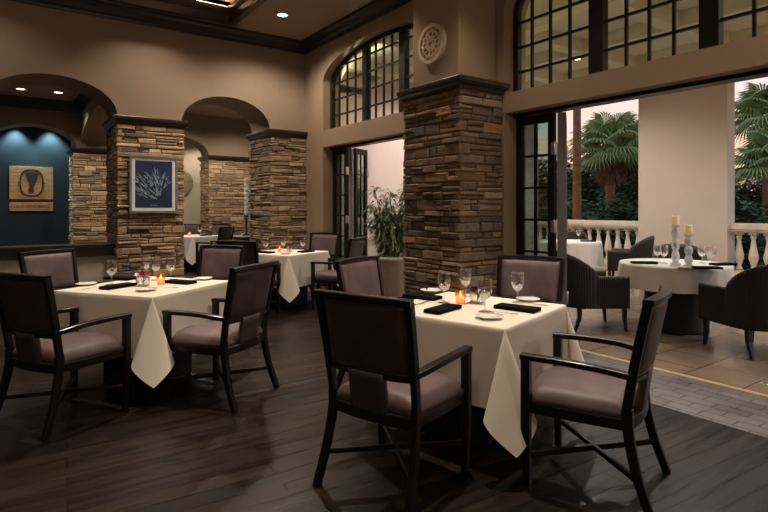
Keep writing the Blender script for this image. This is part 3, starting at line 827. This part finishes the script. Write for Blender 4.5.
# centre table
square_table(.565, 3.50, 51.7, 'the centre table in front of the large stone pillar')
for px, py, l in ((444, 302.5, 'stemmed glass at the left of the centre table, behind the black folded napkins'), (466, 296.5, 'stemmed glass farthest back on the centre table, behind the lit votive'),
                  (485, 311.5, 'nearest stemmed glass on the centre table, right of the plum flowers'), (517.6, 302, 'stemmed glass at the right of the centre table before the mauve chair back')):
    putp('glass', px, py, 0, l)
for px, py, a, l in ((422, 298, -38.5, 'black folded napkin at the far left edge of the centre table'), (443, 310.5, 51.7, 'black folded napkin nearest the camera on the centre table'), (517, 309.5, -38.5, 'black folded napkin at the right edge of the centre table')):
    putp('napkin', px, py, a, l)
putp('plate', 489, 318, -30, 'white bread plate nearest the front corner of the centre table')
putp('plate', 528, 300.5, 20, 'white bread plate at the right corner of the centre table')
putp('plate', 431, 291.5, 80, 'white bread plate at the far corner of the centre table')
putp('fork', 415, 306, 51, 'fork on the left of the centre table, outer one'); putp('fork', 421, 304, 51, 'fork on the left of the centre table, inner one')
putp('knife', 466, 303.8, 51, 'knife right of the near napkin on the centre table')
putp('fork', 503, 313.5, -38, 'fork beside the right napkin on the centre table'); putp('knife', 532, 304.3, -38, 'knife beside the right napkin on the centre table')
putp('votive', 460.5, 303.5, 0, 'lit votive candle glowing orange on the centre table')
fo = flower_obj('plum', 2); fo.scale = (1.3,) * 3; X, Y = U(477, 303, TZ); fo.location = (X, Y, TZ); tag(fo, 'small glass bowl of plum coloured flowers on the centre table', 'flowers', 'small table flowers')

# left table
square_table(-1.945, 4.47, 70.5, 'the left table in front of the artwork pillar', h=.475, hang=.44)
for px, py, l in ((111.5, 284.5, 'stemmed glass at the left of the left table'), (146.5, 277.5, 'stemmed glass farthest back on the left table'), (171, 280, 'stemmed glass at the right of the left table'), (156, 279.8, 'stemmed glass just behind the votive on the left table')):
    putp('glass', px, py, 0, l)
for px, py, a, l in ((118, 287.3, 66, 'black folded napkin nearest the camera on the left table'), (120, 279.2, -20, 'black folded napkin at the far left of the left table'), (180, 283, -25, 'black folded napkin at the right side of the left table')):
    putp('napkin', px, py, a, l)
putp('plate', 146, 290.5, -20, 'white bread plate at the front corner of the left table')
putp('plate', 86, 285, 60, 'white bread plate at the left corner of the left table')
putp('plate', 203, 279.5, 10, 'white bread plate at the right corner of the left table')
putp('fork', 93, 288.3, 66, 'fork left of the near napkin on the left table'); putp('knife', 134, 283.5, 66, 'knife right of the near napkin on the left table')
putp('fork', 168, 288, -20, 'fork beside the right napkin on the left table')
putp('votive', 161, 284, 0, 'lit votive candle glowing peach on the left table')
fo = flower_obj('pink', 5); fo.scale = (1.35,) * 3; X, Y = U(143, 285.5, TZ); fo.location = (X, Y, TZ); tag(fo, 'small glass bowl of magenta orchids on the left table', 'flowers', 'small table flowers')

# middle table
mx, my, mr = square_table(-1.45, 7.88, 60, 'the middle table by the corner pillar')
def loc(X, Y, rz, a, b): return X + a * math.cos(rz) - b * math.sin(rz), Y + a * math.sin(rz) + b * math.cos(rz)
for k, (kind, a, b2, an, l) in enumerate((('napkin', -.30, .1, 1.57, 'black folded napkin at the left side of the middle table'), ('napkin', .12, -.30, 0, 'black folded napkin at the right side of the middle table'),
        ('glass', -.18, .20, 0, 'stemmed glass at the left of the middle table'), ('glass', .22, -.16, 0, 'stemmed glass at the right of the middle table'), ('glass', .16, .16, 0, 'stemmed glass at the back of the middle table'),
        ('votive', -.02, .08, 0, 'lit votive candle on the middle table'), ('plate', -.28, -.26, 0, 'white bread plate at the near corner of the middle table'))):
    x, y = loc(mx, my, mr, a, b2); put(kind, x, y, TZ, mr + an, l)
x, y = loc(mx, my, mr, .04, -.06); fo = flower_obj('pink', 9); fo.location = (x, y, TZ); tag(fo, 'small glass bowl of pale pink flowers on the middle table', 'flowers', 'small table flowers')
# farthest table
mx, my, mr = square_table(-4.40, 12.5, 62, 'the farthest indoor table in the gallery', cloth='cloth_w')
for kind, a, b2, an, l in (('napkin', .1, -.28, 0, 'black folded napkin on the farthest indoor table'), ('glass', -.2, .2, 0, 'stemmed glass at the left of the farthest indoor table'), ('glass', .18, .0, 0, 'stemmed glass at the middle of the farthest indoor table'), ('votive', -.02, .12, 0, 'lit votive candle on the farthest indoor table')):
    x, y = loc(mx, my, mr, a, b2); put(kind, x, y, TZ, mr + an, l)

# console with crystal lamp
X, Y = 4.63, 12.0
t = empty('side_table', (X, Y, 0), .2); tag(t, 'small dark side table with white top in the gallery', 'table')
b = MB(); b.bbox(-.22, .22, -.2, .2, .74, .765, .004); b.build('tabletop', 'china', t)
b = MB(); b.bbox(-.2, .2, -.18, .18, .62, .74, .004); b.build('apron', 'chairwood', t)
for sx in (-1, 1):
    for sy in (-1, 1): b = MB(); b.bar([(sx * .18, sy * .16, 0), (sx * .18, sy * .16, .62)], .035, .035, up=(1, 0, 0)); b.build('leg', 'chairwood', t)
t = empty('crystal_candlestick', (X, Y, .765)); tag(t, 'tall twisted crystal candlestick on a black stem beside the corner pillar', 'candlestick')
b = MB(); b.lathe([(.09, 0), (.09, .02), (.03, .05), (.022, .42), (.05, .45), (.05, .47)], n=20); b.build('stem', 'black', t)
b = MB(); b.lathe([(.035 + .02 * abs(math.sin(i * .42)), .47 + .85 * i / 60) for i in range(61)], n=16); b.build('crystal_column', 'crystal', t)

# ------------------------------------------------------------------ terrace furniture
def make_wicker():
    root = empty('wicker_armchair')
    s = MB(); N = 288
    def rail(u):          # u 0..1 around from right arm front to left arm front
        L1, r = .36, .30; tot = 2 * L1 + PI * r; q = u * tot
        if q < L1: return (.27 - q, -r), (0, -1), 0 + 0 * q, q
        if q > tot - L1: return (.27 - (tot - q), r), (0, 1), 0, tot - q
        a = (q - L1) / r; return (-.09 - r * abs(math.sin(a)) ** .65, -r * math.copysign(abs(math.cos(a)) ** .65, math.cos(a))), (-math.sin(a), -math.cos(a)), math.sin(a), L1
    def surf(u, v, off):
        (x, y), (nx, ny), k, q = rail(u)
        top = .63 + .27 * (k ** .4 if k > 0 else 0); z = .27 + (top - .27) * v
        rake = .06 * v * k
        e = .006 * math.sin(u * N * PI / 2) if off > 0 else 0
        o = off + e
        if v > .93: o *= .7
        return (x + nx * (o) - rake, y + ny * o, z)
    s.slab(lambda u, v: surf(u, v, .028), lambda u, v: surf(u, v, -.028), N, 12)
    s.build('woven_shell', 'wicker', root)
    b = MB(); b.bbox(-.30, .27, -.29, .29, .26, .36, .01); b.build('seat_frame', 'wicker', root)
    b = MB(); b.bbox(-.27, .28, -.265, .265, .36, .45, .03); b.build('seat_cushion', 'wickerseat', root)
    for sx, sy in ((.24, -.26), (.24, .26), (-.27, -.24), (-.27, .24)):
        k = 1.0 if sx > 0 else 1.6
        l = MB(); l.bar([(sx * 1.02 + (-.05 if sx < 0 else .01), sy * 1.03, 0), (sx, sy, .15), (sx, sy, .27)], [.03, .042, .05], [.03, .042, .05], up=(1, 0, 0)); l.build('leg', 'chairwood', root)
    return root
wp = make_wicker(); wu = [0]
def wick(x, d, a, label):
    o = wp if not wu[0] else copy_tree(wp); wu[0] = 1
    X, Y = C(x, d); o.location = (X, Y, 0); o.rotation_euler = (0, 0, H(a)); tag(o, label, 'chair', 'dark wicker terrace armchairs')
wick(2.48, 6.38, 2, 'dark wicker armchair left of the near round terrace table')
wick(3.60, 5.34, 98, 'dark ribbed wicker armchair at the right picture edge, seen from behind')
wick(3.92, 7.12, -112, 'dark wicker armchair behind the round table with the candlesticks')
wick(4.45, 9.95, 150, 'dark wicker armchair between the two terrace tables, back to the right')
wick(4.12, 11.75, -105, 'dark wicker armchair farthest away by the balustrade')

def round_table(x, d, r, hang, who, cloth):
    X, Y = C(x, d); t = empty('round_table', (X, Y, 0)); tag(t, 'round table with a dark drum base under %s' % who, 'table', 'round terrace tables')
    b = MB(); b.lathe([(.001, .725), (r - .01, .725), (r, .735), (r, .748), (r - .008, .755), (.001, .755)], n=48, cap=False); b.build('tabletop', 'tabletop', t)
    b = MB(); b.lathe([(.36, 0), (.36, .03), (.33, .06), (.31, .4), (.33, .725)], n=36); b.build('drum_base', 'black', t)
    c = MB(); n = 144; rows = [(0, 0)] + [(r * k / 5, 0) for k in range(1, 6)] + [(r, hang * k / 10) for k in range(1, 11)]
    vs = []; 
    for rad, dr in rows:
        for i in range(n):
            a = 2 * PI * i / n; k = dr / hang if hang else 0
            f = .5 + .5 * math.sin(a * 16 + 1.5 * math.sin(a * 3))
            rr_ = rad + (.004 + .012 * k + .030 * k * f if dr else 0)
            vs.append((rr_ * math.cos(a), rr_ * math.sin(a), .760 - dr))
    m = len(rows); c.add(vs, [(j * n + i, j * n + (i + 1) % n, (j + 1) * n + (i + 1) % n, (j + 1) * n + i) for j in range(m - 1) for i in range(n)], True)
    o = c.build('tablecloth', cloth); o.location = (X, Y, 0); tag(o, 'white round tablecloth on %s' % who, 'tablecloth', 'round tablecloths'); return X, Y
RX, RY = round_table(3.38, 6.30, .58, .27, 'the near terrace table with two tall candlesticks', 'cloth_w')
for px, py, l in ((657.5, 262, 'stemmed glass left of the terrace candlesticks, outer one'), (664, 263, 'stemmed glass just left of the taller terrace candlestick'), (702, 263, 'stemmed glass right of the shorter terrace candlestick'), (712, 263.5, 'stemmed glass at the right, outer one on the near terrace table')):
    putp('glass', px, py, 0, l)
putp('napkin', 644, 263.5, -8, 'dark napkin at the left side of the near terrace table'); putp('napkin', 707, 268.7, -8, 'dark napkin at the right side of the near terrace table')
putp('napkin', 723, 265.0, 10, 'dark napkin behind the right glasses on the near terrace table')
putp('plate', 684, 268, 0, 'white bread plate nearest the camera on the near terrace table')
def candlestick(px, py, hgt, label):
    X, Y = U(px, py, TZ); t = empty('glass_candlestick', (X, Y, TZ)); tag(t, label, 'candlestick')
    b = MB(); pr = [(.055, 0), (.055, .015), (.03, .03)]
    n = 40
    for i in range(n + 1): pr.append((.026 + .016 * abs(math.sin(i / n * PI * 3.0)), .03 + (hgt - .06) * i / n))
    pr += [(.045, hgt - .015), (.048, hgt)]
    b.lathe(pr, n=16); b.build('glass_stem', 'crystal', t)
    X2 = MB(); X2.lathe([(.038, hgt), (.04, hgt + .004), (.04, hgt + .095), (.036, hgt + .10), (.02, hgt + .092)], n=20); c = X2.build('candle', 'wax', t)
    w = MB(); w.tube([(0, 0, hgt + .09), (.002, 0, hgt + .112)], .002, 5); w.build('wick', 'black', c)
candlestick(675.5, 265, .45, 'taller twisted glass candlestick with a cream candle on the terrace table')
candlestick(688.6, 267, .355, 'shorter twisted glass candlestick with a cream candle on the terrace table')
FX, FY = round_table(3.62, 10.5, .57, .45, 'the far terrace table by the balustrade', 'cloth_w')
putp('glass', 578.5, 239.5, 0, 'stemmed glass on the far terrace table'); putp('napkin', 588, 241.5, -8, 'dark napkin on the far terrace table')

# ------------------------------------------------------------------ terrace structure
b = MB(); b.box(4.77, 12.0, 9.6, 9.8, 0, 4.4); b.box(WX, 6.4, 9.45, 9.8, 0, 4.4)
struct(b.build('wall_terrace_end', 'stucco_w'), 'pale stucco wall closing the left end of the terrace', 'wall')
b = MB(); b.box(5.0, 11.2, 9.30, 9.6, 0, .74); b.box(5.0, 11.2, 9.26, 9.6, .74, .80)
struct(b.build('wall_terrace_ledge', 'stucco'), 'low stucco ledge along the terrace end wall', 'wall')
b = MB(); b.box(11.3, 11.62, 4.60, 6.36, 0, 4.3)
tag(b.build('terrace_column', 'stucco'), 'wide cream stucco column behind the round terrace table', 'column')
b = MB(); b.box(4.77, 12.0, YB, 9.8, 4.3, 4.45); b.box(11.3, 12.0, YB, 9.8, 4.02, 4.3); b.box(4.77, 5.0, YB, 9.8, 4.2, 4.3)
for x in (6.6, 8.3, 10.0): b.box(x - .12, x + .12, YB, 9.6, 4.08, 4.3)
for k in range(9): y = -4.0 + 1.62 * k; b.box(5.0, 11.3, y - .11, y + .11, 4.09, 4.3)
struct(b.build('ceiling', 'terr_ceil'), 'cream coffered terrace ceiling seen through the upper windows', 'ceiling')

def balustrade(y0, y1, label):
    X = 11.5; root = empty('balustrade', (X, (y0 + y1) / 2, 0)); oy = root.location.y; tag(root, label, 'balustrade', 'cast stone balustrades')
    b = MB(); L = y1 - y0
    for w, z0, z1 in ((.10, .93, .96), (.13, .96, 1.0), (.15, 1.0, 1.09), (.13, 1.09, 1.11)): b.box(-w, w, -L / 2, L / 2, z0, z1)
    b.build('top_rail', 'stone_cast', root)
    b = MB(); b.box(-.14, .14, -L / 2, L / 2, 0, .14); b.box(-.11, .11, -L / 2, L / 2, .14, .18); b.build('base_rail', 'stone_cast', root)
    n = int(L / .235); pm = MB()
    pm.box(-.065, .065, -.065, .065, .18, .22); pm.box(-.065, .065, -.065, .065, .89, .93)
    pm.lathe([(.045, .22), (.06, .245), (.05, .27), (.035, .30), (.055, .36), (.083, .45), (.078, .52), (.055, .63), (.036, .75), (.033, .80), (.05, .83), (.055, .85), (.045, .87), (.045, .89)], n=16)
    first = None
    for i in range(n):
        y = -L / 2 + L * (i + .5) / n
        if first is None: first = pm.build('baluster', 'stone_cast', root); o = first
        else: o = first.copy(); COL.objects.link(o); o.parent = root
        o.location = (0, y, 0)
balustrade(6.36, 9.25, 'cream stone balustrade left of the wide terrace column')
balustrade(.2, 4.60, 'cream stone balustrade right of the wide terrace column')

# potted bamboo
def bamboo():
    X, Y = C(.16, 8.75); root = empty('potted_bamboo', (X, Y, 0)); tag(root, 'leafy bamboo plant in a pale tapered planter outside the left doors', 'plant')
    b = MB(); b.lathe([(.20, 0), (.22, .02), (.29, .55), (.31, .57), (.31, .62), (.27, .62), (.26, .56), (.01, .55)], n=32, cap=False); b.build('planter', 'pot', root)
    b = MB(); b.lathe([(.001, .57), (.262, .57)], n=24, cap=False); b.build('soil', 'soil', root)
    rr = random.Random(3); s = MB(); l = MB()
    for k in range(26):
        a = rr.uniform(0, 6.28); r0 = rr.uniform(0, .16); ln = rr.uniform(.1, .62); h = rr.uniform(.45, 1.28)
        x0, y0 = r0 * math.cos(a), r0 * math.sin(a); pts = []
        for i in range(7):
            t = i / 6; pts.append((x0 + ln * .6 * math.cos(a) * t ** 1.6, y0 + ln * .6 * math.sin(a) * t ** 1.6, .56 + h * t))
        s.tube(pts, .006, 5)
        for q in range(150):
            t = rr.uniform(.12, 1); i = min(5, int(t * 6)); f = t * 6 - i; p = Vector(pts[i]).lerp(Vector(pts[i + 1]), f)
            az = rr.uniform(0, 6.28); el = rr.uniform(-.5, .7); L = rr.uniform(.12, .25); w = .018
            d = Vector((math.cos(az) * math.cos(el), math.sin(az) * math.cos(el), math.sin(el))); sd = d.cross(Vector((0, 0, 1))).normalized() * w
            m = p + d * L * .45 + Vector((0, 0, .01)); e = p + d * L - Vector((0, 0, L * .3))
            l.add([p, m + sd, e, m - sd], [(0, 1, 2, 3)])
    s.build('canes', 'stem', root); l.build('foliage', 'leaf_b', root, fix=False)
bamboo()

# ------------------------------------------------------------------ garden
b = MB(); b.box(12.0, 70, -40, 60, -.6, -.5); struct(b.build('ground', 'grass'), 'dark lawn beyond the terrace balustrade', 'ground')
def fan_palm(X, Y, h, r, label, seed, n=34, dead=True, tr=.16, leaf='leaf_p', zb=-.5):
    rr = random.Random(seed); root = empty('fan_palm', (X, Y, zb)); tag(root, label, 'palm')
    t = MB(); t.tube([(0, 0, 0), (.02, .02, h * .3), (0, .03, h * .7), (0, 0, h)], [tr * 1.2, tr, tr * .9, tr * .95], 12); t.build('trunk', 'trunk', root)
    f = MB(); dd = MB()
    for k in range(n + (14 if dead else 0)):
        isd = k >= n; B = dd if isd else f
        az = k * 2.399 + rr.uniform(-.2, .2); el = rr.uniform(-1.35, -.95) if isd else (1.3 - 1.75 * (k / n)) + rr.uniform(-.1, .1)
        L = r * rr.uniform(.35, .5) * (.6 if isd else 1)
        d = Vector((math.cos(az) * math.cos(el), math.sin(az) * math.cos(el), math.sin(el))); p0 = Vector((0, 0, h)); p1 = p0 + d * L
        B.tube([p0, p1], .015, 4)
        side = d.cross(Vector((0, 0, 1))).normalized(); upv = side.cross(d)
        R_ = r * rr.uniform(.48, .6) * (.7 if isd else 1); ns = 24
        for i in range(ns):
            a = (i / (ns - 1) - .5) * 2 * 2.1; ww = .065 * R_
            dirv = d * math.cos(a) + side * math.sin(a); dv2 = (dirv * 1.0 - upv * .12).normalized()
            q = dirv.cross(upv).normalized() * ww * .55; ln = R_ * (1 - .25 * abs(a) / 2.1)
            m = p1 + dv2 * ln * .55; e = p1 + dv2 * ln * .97 - Vector((0, 0, .30 * R_))
            fold = upv * ww * .35
            B.add([p1, m + q - fold, m + fold, m - q - fold, e], [(0, 1, 2), (0, 2, 3), (1, 4, 2), (2, 4, 3)])
    f.build('green_fronds', leaf, root, fix=False)
    if dead: dd.build('dry_fronds', 'dead', root, fix=False)
def leafy_tree(X, Y, h, r, label, seed, group=None, n=6000, m='leaf_d', name='leafy_tree', cat='tree', zsq=1.0, low=.3, zb=-.5, ls=.24):
    rr = random.Random(seed); root = empty(name, (X, Y, zb)); tag(root, label, cat, group)
    t = MB(); t.tube([(0, 0, 0), (.1, 0, h * .4), (0, .1, h * .75)], [.16, .12, .05], 8)
    blobs = []
    for k in range(16):
        a = rr.uniform(0, 6.28); q = r * rr.uniform(.1, .75); z = h * (low + (1 - low) * rr.random()) - .2 * r
        blobs.append((Vector((q * math.cos(a), q * math.sin(a), z)), r * rr.uniform(.28, .5)))
        t.tube([(0, .05, h * .35), (q * math.cos(a) * .5, q * math.sin(a) * .5, (h * .35 + z) / 2), (q * math.cos(a), q * math.sin(a), z)], [.06, .04, .015], 5)
    t.build('trunk', 'bark', root)
    f = MB()
    for i in range(n):
        c, br = rr.choice(blobs); v = Vector((rr.gauss(0, 1), rr.gauss(0, 1), rr.gauss(0, 1))).normalized() * br * rr.random() ** .35
        p = c + v; az = rr.uniform(0, 6.28); d = Vector((math.cos(az), math.sin(az), rr.uniform(-.7, .5))).normalized(); sd = d.cross(Vector((rr.uniform(-.4, .4), rr.uniform(-.4, .4), 1))).normalized()
        s = ls * rr.uniform(.6, 1.2); f.add([p, p + d * s * .5 + sd * s * .28, p + d * s, p + d * s * .5 - sd * s * .28], [(0, 1, 2, 3)])
    f.build('crown', m, root, fix=False)
def at(px, d): return C((px - 384) / 540 * d, d)
X, Y = at(611, 18.5); fan_palm(X, Y, 3.9, 1.75, 'fan palm with drooping dry skirt seen through the right opening', 1, n=40)
X, Y = at(577, 15.5); b = empty('tall_palm', (X, Y, -.5)); tag(b, 'tall reddish palm trunk rising beside the folded doors', 'palm')
t = MB(); t.tube([(0, 0, 0), (0, 0, 3), (0, 0, 7)], [.13, .115, .10], 14); t.build('trunk', 'trunk', b)
f = MB(); rr = random.Random(4)
for k in range(30):
    az = k * 2.4; el = rr.uniform(-.5, 1.2); d = Vector((math.cos(az) * math.cos(el), math.sin(az) * math.cos(el), math.sin(el))); sd = d.cross(Vector((0, 0, 1))).normalized()
    for q in range(-6, 7):
        e = Vector((0, 0, 7)) + d * 1.4 + sd * q * .12 - Vector((0, 0, .3)); f.add([Vector((0, 0, 7)) + d * .5, Vector((0, 0, 7)) + d * .9 + sd * (q * .08 + .04), e, Vector((0, 0, 7)) + d * .9 + sd * (q * .08 - .04)], [(0, 1, 2, 3)])
f.build('green_fronds', 'leaf_p', b, fix=False)
X, Y = at(775, 14.5); fan_palm(X, Y, 3.1, 1.35, 'nearer fan palm at the right picture edge, lower crown', 6, n=36, dead=False, tr=.13)
X, Y = at(768, 18.5); fan_palm(X, Y, 5.0, 1.7, 'taller fan palm behind the one at the right picture edge', 8, n=34, dead=False)
X, Y = at(640, 20.5); leafy_tree(X, Y, 5.0, 2.0, 'tall dark tree just left of the cream column', 21, n=6500)
X, Y = at(588, 25); leafy_tree(X, Y, 4.6, 2.0, 'dark tree behind the tall palm trunk', 22, n=6000)
X, Y = at(668, 24); leafy_tree(X, Y, 5.2, 2.2, 'dark tree hidden behind the cream column', 23, n=4000)
X, Y = at(740, 23); leafy_tree(X, Y, 3.2, 2.0, 'dark tree low behind the right balustrade', 24, n=6500, low=.15)
X, Y = at(800, 21); leafy_tree(X, Y, 3.4, 2.2, 'dark tree at the far right behind the palms', 25, n=6500, low=.15)
hl = ['round green shrub below the fan palm, left of its trunk', 'round green shrub below the fan palm, right of its trunk', 'round green shrub beside the cream column', 'round green shrub behind the cream column', 'round green shrub behind the right balustrade, left one', 'round green shrub behind the right balustrade, right one']
for k, px in enumerate((572, 604, 636, 690, 744, 790)):
    X, Y = at(px, 16.8 + (k % 2)); leafy_tree(X, Y, 2.15 + .15 * (k % 2), 1.35, hl[k], 40 + k, n=4500, m='leaf_m', name='shrub', cat='shrub', low=.2, ls=.20)

for k in range(9):
    X, Y = at(555 + k * 32, 32 + 3 * (k % 2)); leafy_tree(X, Y, 4.6 + .5 * ((k * 7) % 3), 3.0, 'dark distant tree in the row closing the view beyond the garden', 60 + k, group='distant trees', n=5000, low=.12, ls=.42)
# ------------------------------------------------------------------ lights
def downlight(X, Y, z, W, label, spot=100, col=(1, .85, .68), r=.10, blend=.6, body=True, tilt=None):
    root = empty('recessed_light', (X, Y, z)); tag(root, label, 'light', 'recessed ceiling lights')
    b = MB(); b.lathe([(r * .72, -.003), (r, -.006), (r * 1.05, 0.0), (r * 1.05, .012), (r * .72, .012)], n=28, cap=False); b.build('trim_ring', 'ring', root)
    b = MB(); b.lathe([(.001, -.002), (r * .72, -.002)], n=24, cap=False); b.build('lens', 'lens', root)
    l = bpy.data.lights.new('lamp', 'SPOT'); l.energy = W; l.color = col; l.spot_size = math.radians(spot); l.spot_blend = blend; l.shadow_soft_size = .07
    o = bpy.data.objects.new('lamp', l); COL.objects.link(o); o.parent = root; o.location = (0, 0, -.03)
    if tilt: o.rotation_euler = tilt
K = 1.0
downlight(3.48, 7.55, CZ, 150 * K, 'round recessed ceiling light near the corner of the crown molding', spot=145)
for y in (5.4, 3.3, 1.2): downlight(3.40, y, CZ, 60 * K, 'round recessed ceiling light above the window wall strip at %s' % {5.4: 'the large pillar', 3.3: 'the centre table', 1.2: 'the right foreground'}[y])
for (x, y, w, a, l) in ((1.0, 4.8, 400, 62, 'over the left table'), (2.45, 2.55, 420, 62, 'over the centre table'), (-1.2, 4.6, 55, 110, 'left of the left table'), (.6, 1.6, 65, 110, 'just ahead of the viewer'), (2.4, 6.9, 200, 80, 'before the middle table'), (1.84, 7.7, 130, 100, 'washing the artwork pillar'), (-.4, 7.6, 60, 110, 'before the low cream wall')):
    downlight(x, y, 4.86, w * K, 'recessed light inside the coffer %s' % l, spot=a)
for (x, y, l) in ((.33, 12.84, 'left one of the gallery pair before the teal niche'), (.965, 12.8, 'right one of the gallery pair before the teal niche')):
    downlight(x, y, 3.75, 60, 'recessed gallery light, ' + l, spot=118)
downlight(3.3, 12.6, 3.75, 130, 'recessed gallery light above the farthest indoor table', spot=150)
downlight(1.85, 13.2, 3.75, 45, 'recessed gallery light by the cross wall', spot=160)
downlight(3.0, 10.6, 3.75, 120, 'recessed gallery light right of the artwork pillar', spot=160)
downlight(5.0, 12.6, 3.75, 90, 'recessed gallery light at the right end', spot=150)
for x, l in ((.28, 'left'), (.95, 'right')):
    downlight(x, 14.62, 3.32, 110, 'recessed %s light above the teal niche' % l, spot=95, col=(.75, .95, 1), r=.05)
for (x, y, l) in ((3.4, 15.6, 'left'), (4.8, 15.7, 'right')): downlight(x, y, 3.5, 60, 'recessed light in the far cream room, %s one' % l, spot=140)
for (x, y, w, l) in ((7.4, 8.1, 190, 'before the bamboo'), (7.2, 3.4, 190, 'above the near round table'), (9.15, 6.4, 120, 'washing the wide terrace column'), (7.4, .2, 120, 'at the right of the terrace'), (9.2, 1.6, 130, 'near the right balustrade'), (9.1, 8.0, 170, 'above the far terrace table')):
    downlight(x, y, 4.3, w, 'recessed terrace light ' + l, spot=150, col=(1, .90, .80))
for (y, l) in ((.5, 'right of the near opening'), (4.47, 'between the two openings'), (8.3, 'beyond the left opening')):  # unseen fittings added to brighten the terrace ceiling behind the upper panes
    root = empty('added_uplight', (WX + WT, y, 2.75)); tag(root, 'added unseen uplight on the terrace side of the window wall, ' + l, 'light', 'added terrace uplights')
    b = MB(); b.lathe([(.001, 0), (.04, 0), (.07, .16), (.06, .16), (.001, .03)], c=(.09, 0, 0), n=20, cap=False); b.box(0, .06, -.03, .03, .02, .12); b.build('cup', 'black', root)
    l2 = bpy.data.lights.new('lamp', 'SPOT'); l2.energy = 260; l2.color = (1, .88, .64); l2.shadow_soft_size = .05; l2.spot_size = math.radians(120); l2.spot_blend = .6
    o = bpy.data.objects.new('lamp', l2); COL.objects.link(o); o.parent = root; o.location = (.11, 0, .18); o.rotation_euler = (PI, -.35, 0)
for (x, y, l) in ((-1.6, -2.2, 'left'), (2.2, -2.4, 'right')):  # invented globes out of view, added as soft fill for the room
    root = empty('added_fill_globe', (x, y, CZ)); tag(root, 'added fill light in a white globe behind the viewer, %s one' % l, 'lamp', 'added fill globes')
    b = MB(); b.tube([(0, 0, 0), (0, 0, -.9)], .008, 6); b.lathe([(.06, 0), (.06, -.02), (.01, -.03)], n=16); b.build('rod', 'black', root)
    b = MB(); b.lathe([(.03, -.88), (.13, -.94), (.18, -1.06), (.13, -1.18), (.03, -1.24), (.001, -1.245)], n=24, cap=False); b.build('globe', 'globe', root)
    l2 = bpy.data.lights.new('lamp', 'POINT'); l2.energy = 45; l2.color = (1, .82, .66); l2.shadow_soft_size = .07
    o = bpy.data.objects.new('lamp', l2); COL.objects.link(o); o.parent = root; o.location = (0, 0, -1.46)

# dusk sky
w = bpy.data.worlds.new('World'); SC.world = w; w.use_nodes = True; N, L = w.node_tree.nodes, w.node_tree.links
bg = N['Background']; tc = N.new('ShaderNodeTexCoord'); sp = N.new('ShaderNodeSeparateXYZ'); L.new(tc.outputs['Generated'], sp.inputs[0])
cr = N.new('ShaderNodeValToRGB'); E = cr.color_ramp.elements
E[0].position = .0; E[0].color = (.85, .42, .22, 1); E[1].position = .9; E[1].color = (.20, .30, .48, 1)
for p, c in ((.10, (.85, .54, .40, 1)), (.20, (.56, .58, .66, 1)), (.40, (.40, .46, .58, 1))):
    e = E.new(p); e.color = c
n = N.new('ShaderNodeTexNoise'); n.inputs['Scale'].default_value = 5; n.inputs['Detail'].default_value = 6
mp = N.new('ShaderNodeMapping'); mp.inputs['Scale'].default_value = (1, 1, 4); L.new(tc.outputs['Generated'], mp.inputs[0]); L.new(mp.outputs[0], n.inputs['Vector'])
ad = N.new('ShaderNodeMath'); ad.operation = 'MULTIPLY_ADD'; ad.inputs[1].default_value = .25; ad.inputs[2].default_value = -.125
L.new(n.outputs['Fac'], ad.inputs[0]); a2 = N.new('ShaderNodeMath'); a2.operation = 'ADD'; L.new(ad.outputs[0], a2.inputs[0]); L.new(sp.outputs['Z'], a2.inputs[1])
L.new(a2.outputs[0], cr.inputs[0]); L.new(cr.outputs[0], bg.inputs[0]); bg.inputs[1].default_value = 1.12

# ------------------------------------------------------------------ camera
cam = bpy.data.cameras.new('camera'); cam.sensor_width = 36; cam.lens = 540 / 768 * 36; cam.shift_y = -48 / 768
co = bpy.data.objects.new('camera', cam); COL.objects.link(co); co.location = (0, 0, EYE); co.rotation_euler = (PI / 2, 0, -YAW); SC.camera = co
cam.clip_start = .05; cam.clip_end = 300
vs = SC.view_settings; vs.view_transform = 'Standard'; vs.look = 'None'; vs.gamma = 1; vs.use_curve_mapping = False; vs.exposure = .42
SC.cycles.max_bounces = 8; SC.cycles.transparent_max_bounces = 16; SC.cycles.sample_clamp_indirect = 4; SC.cycles.use_denoising = True
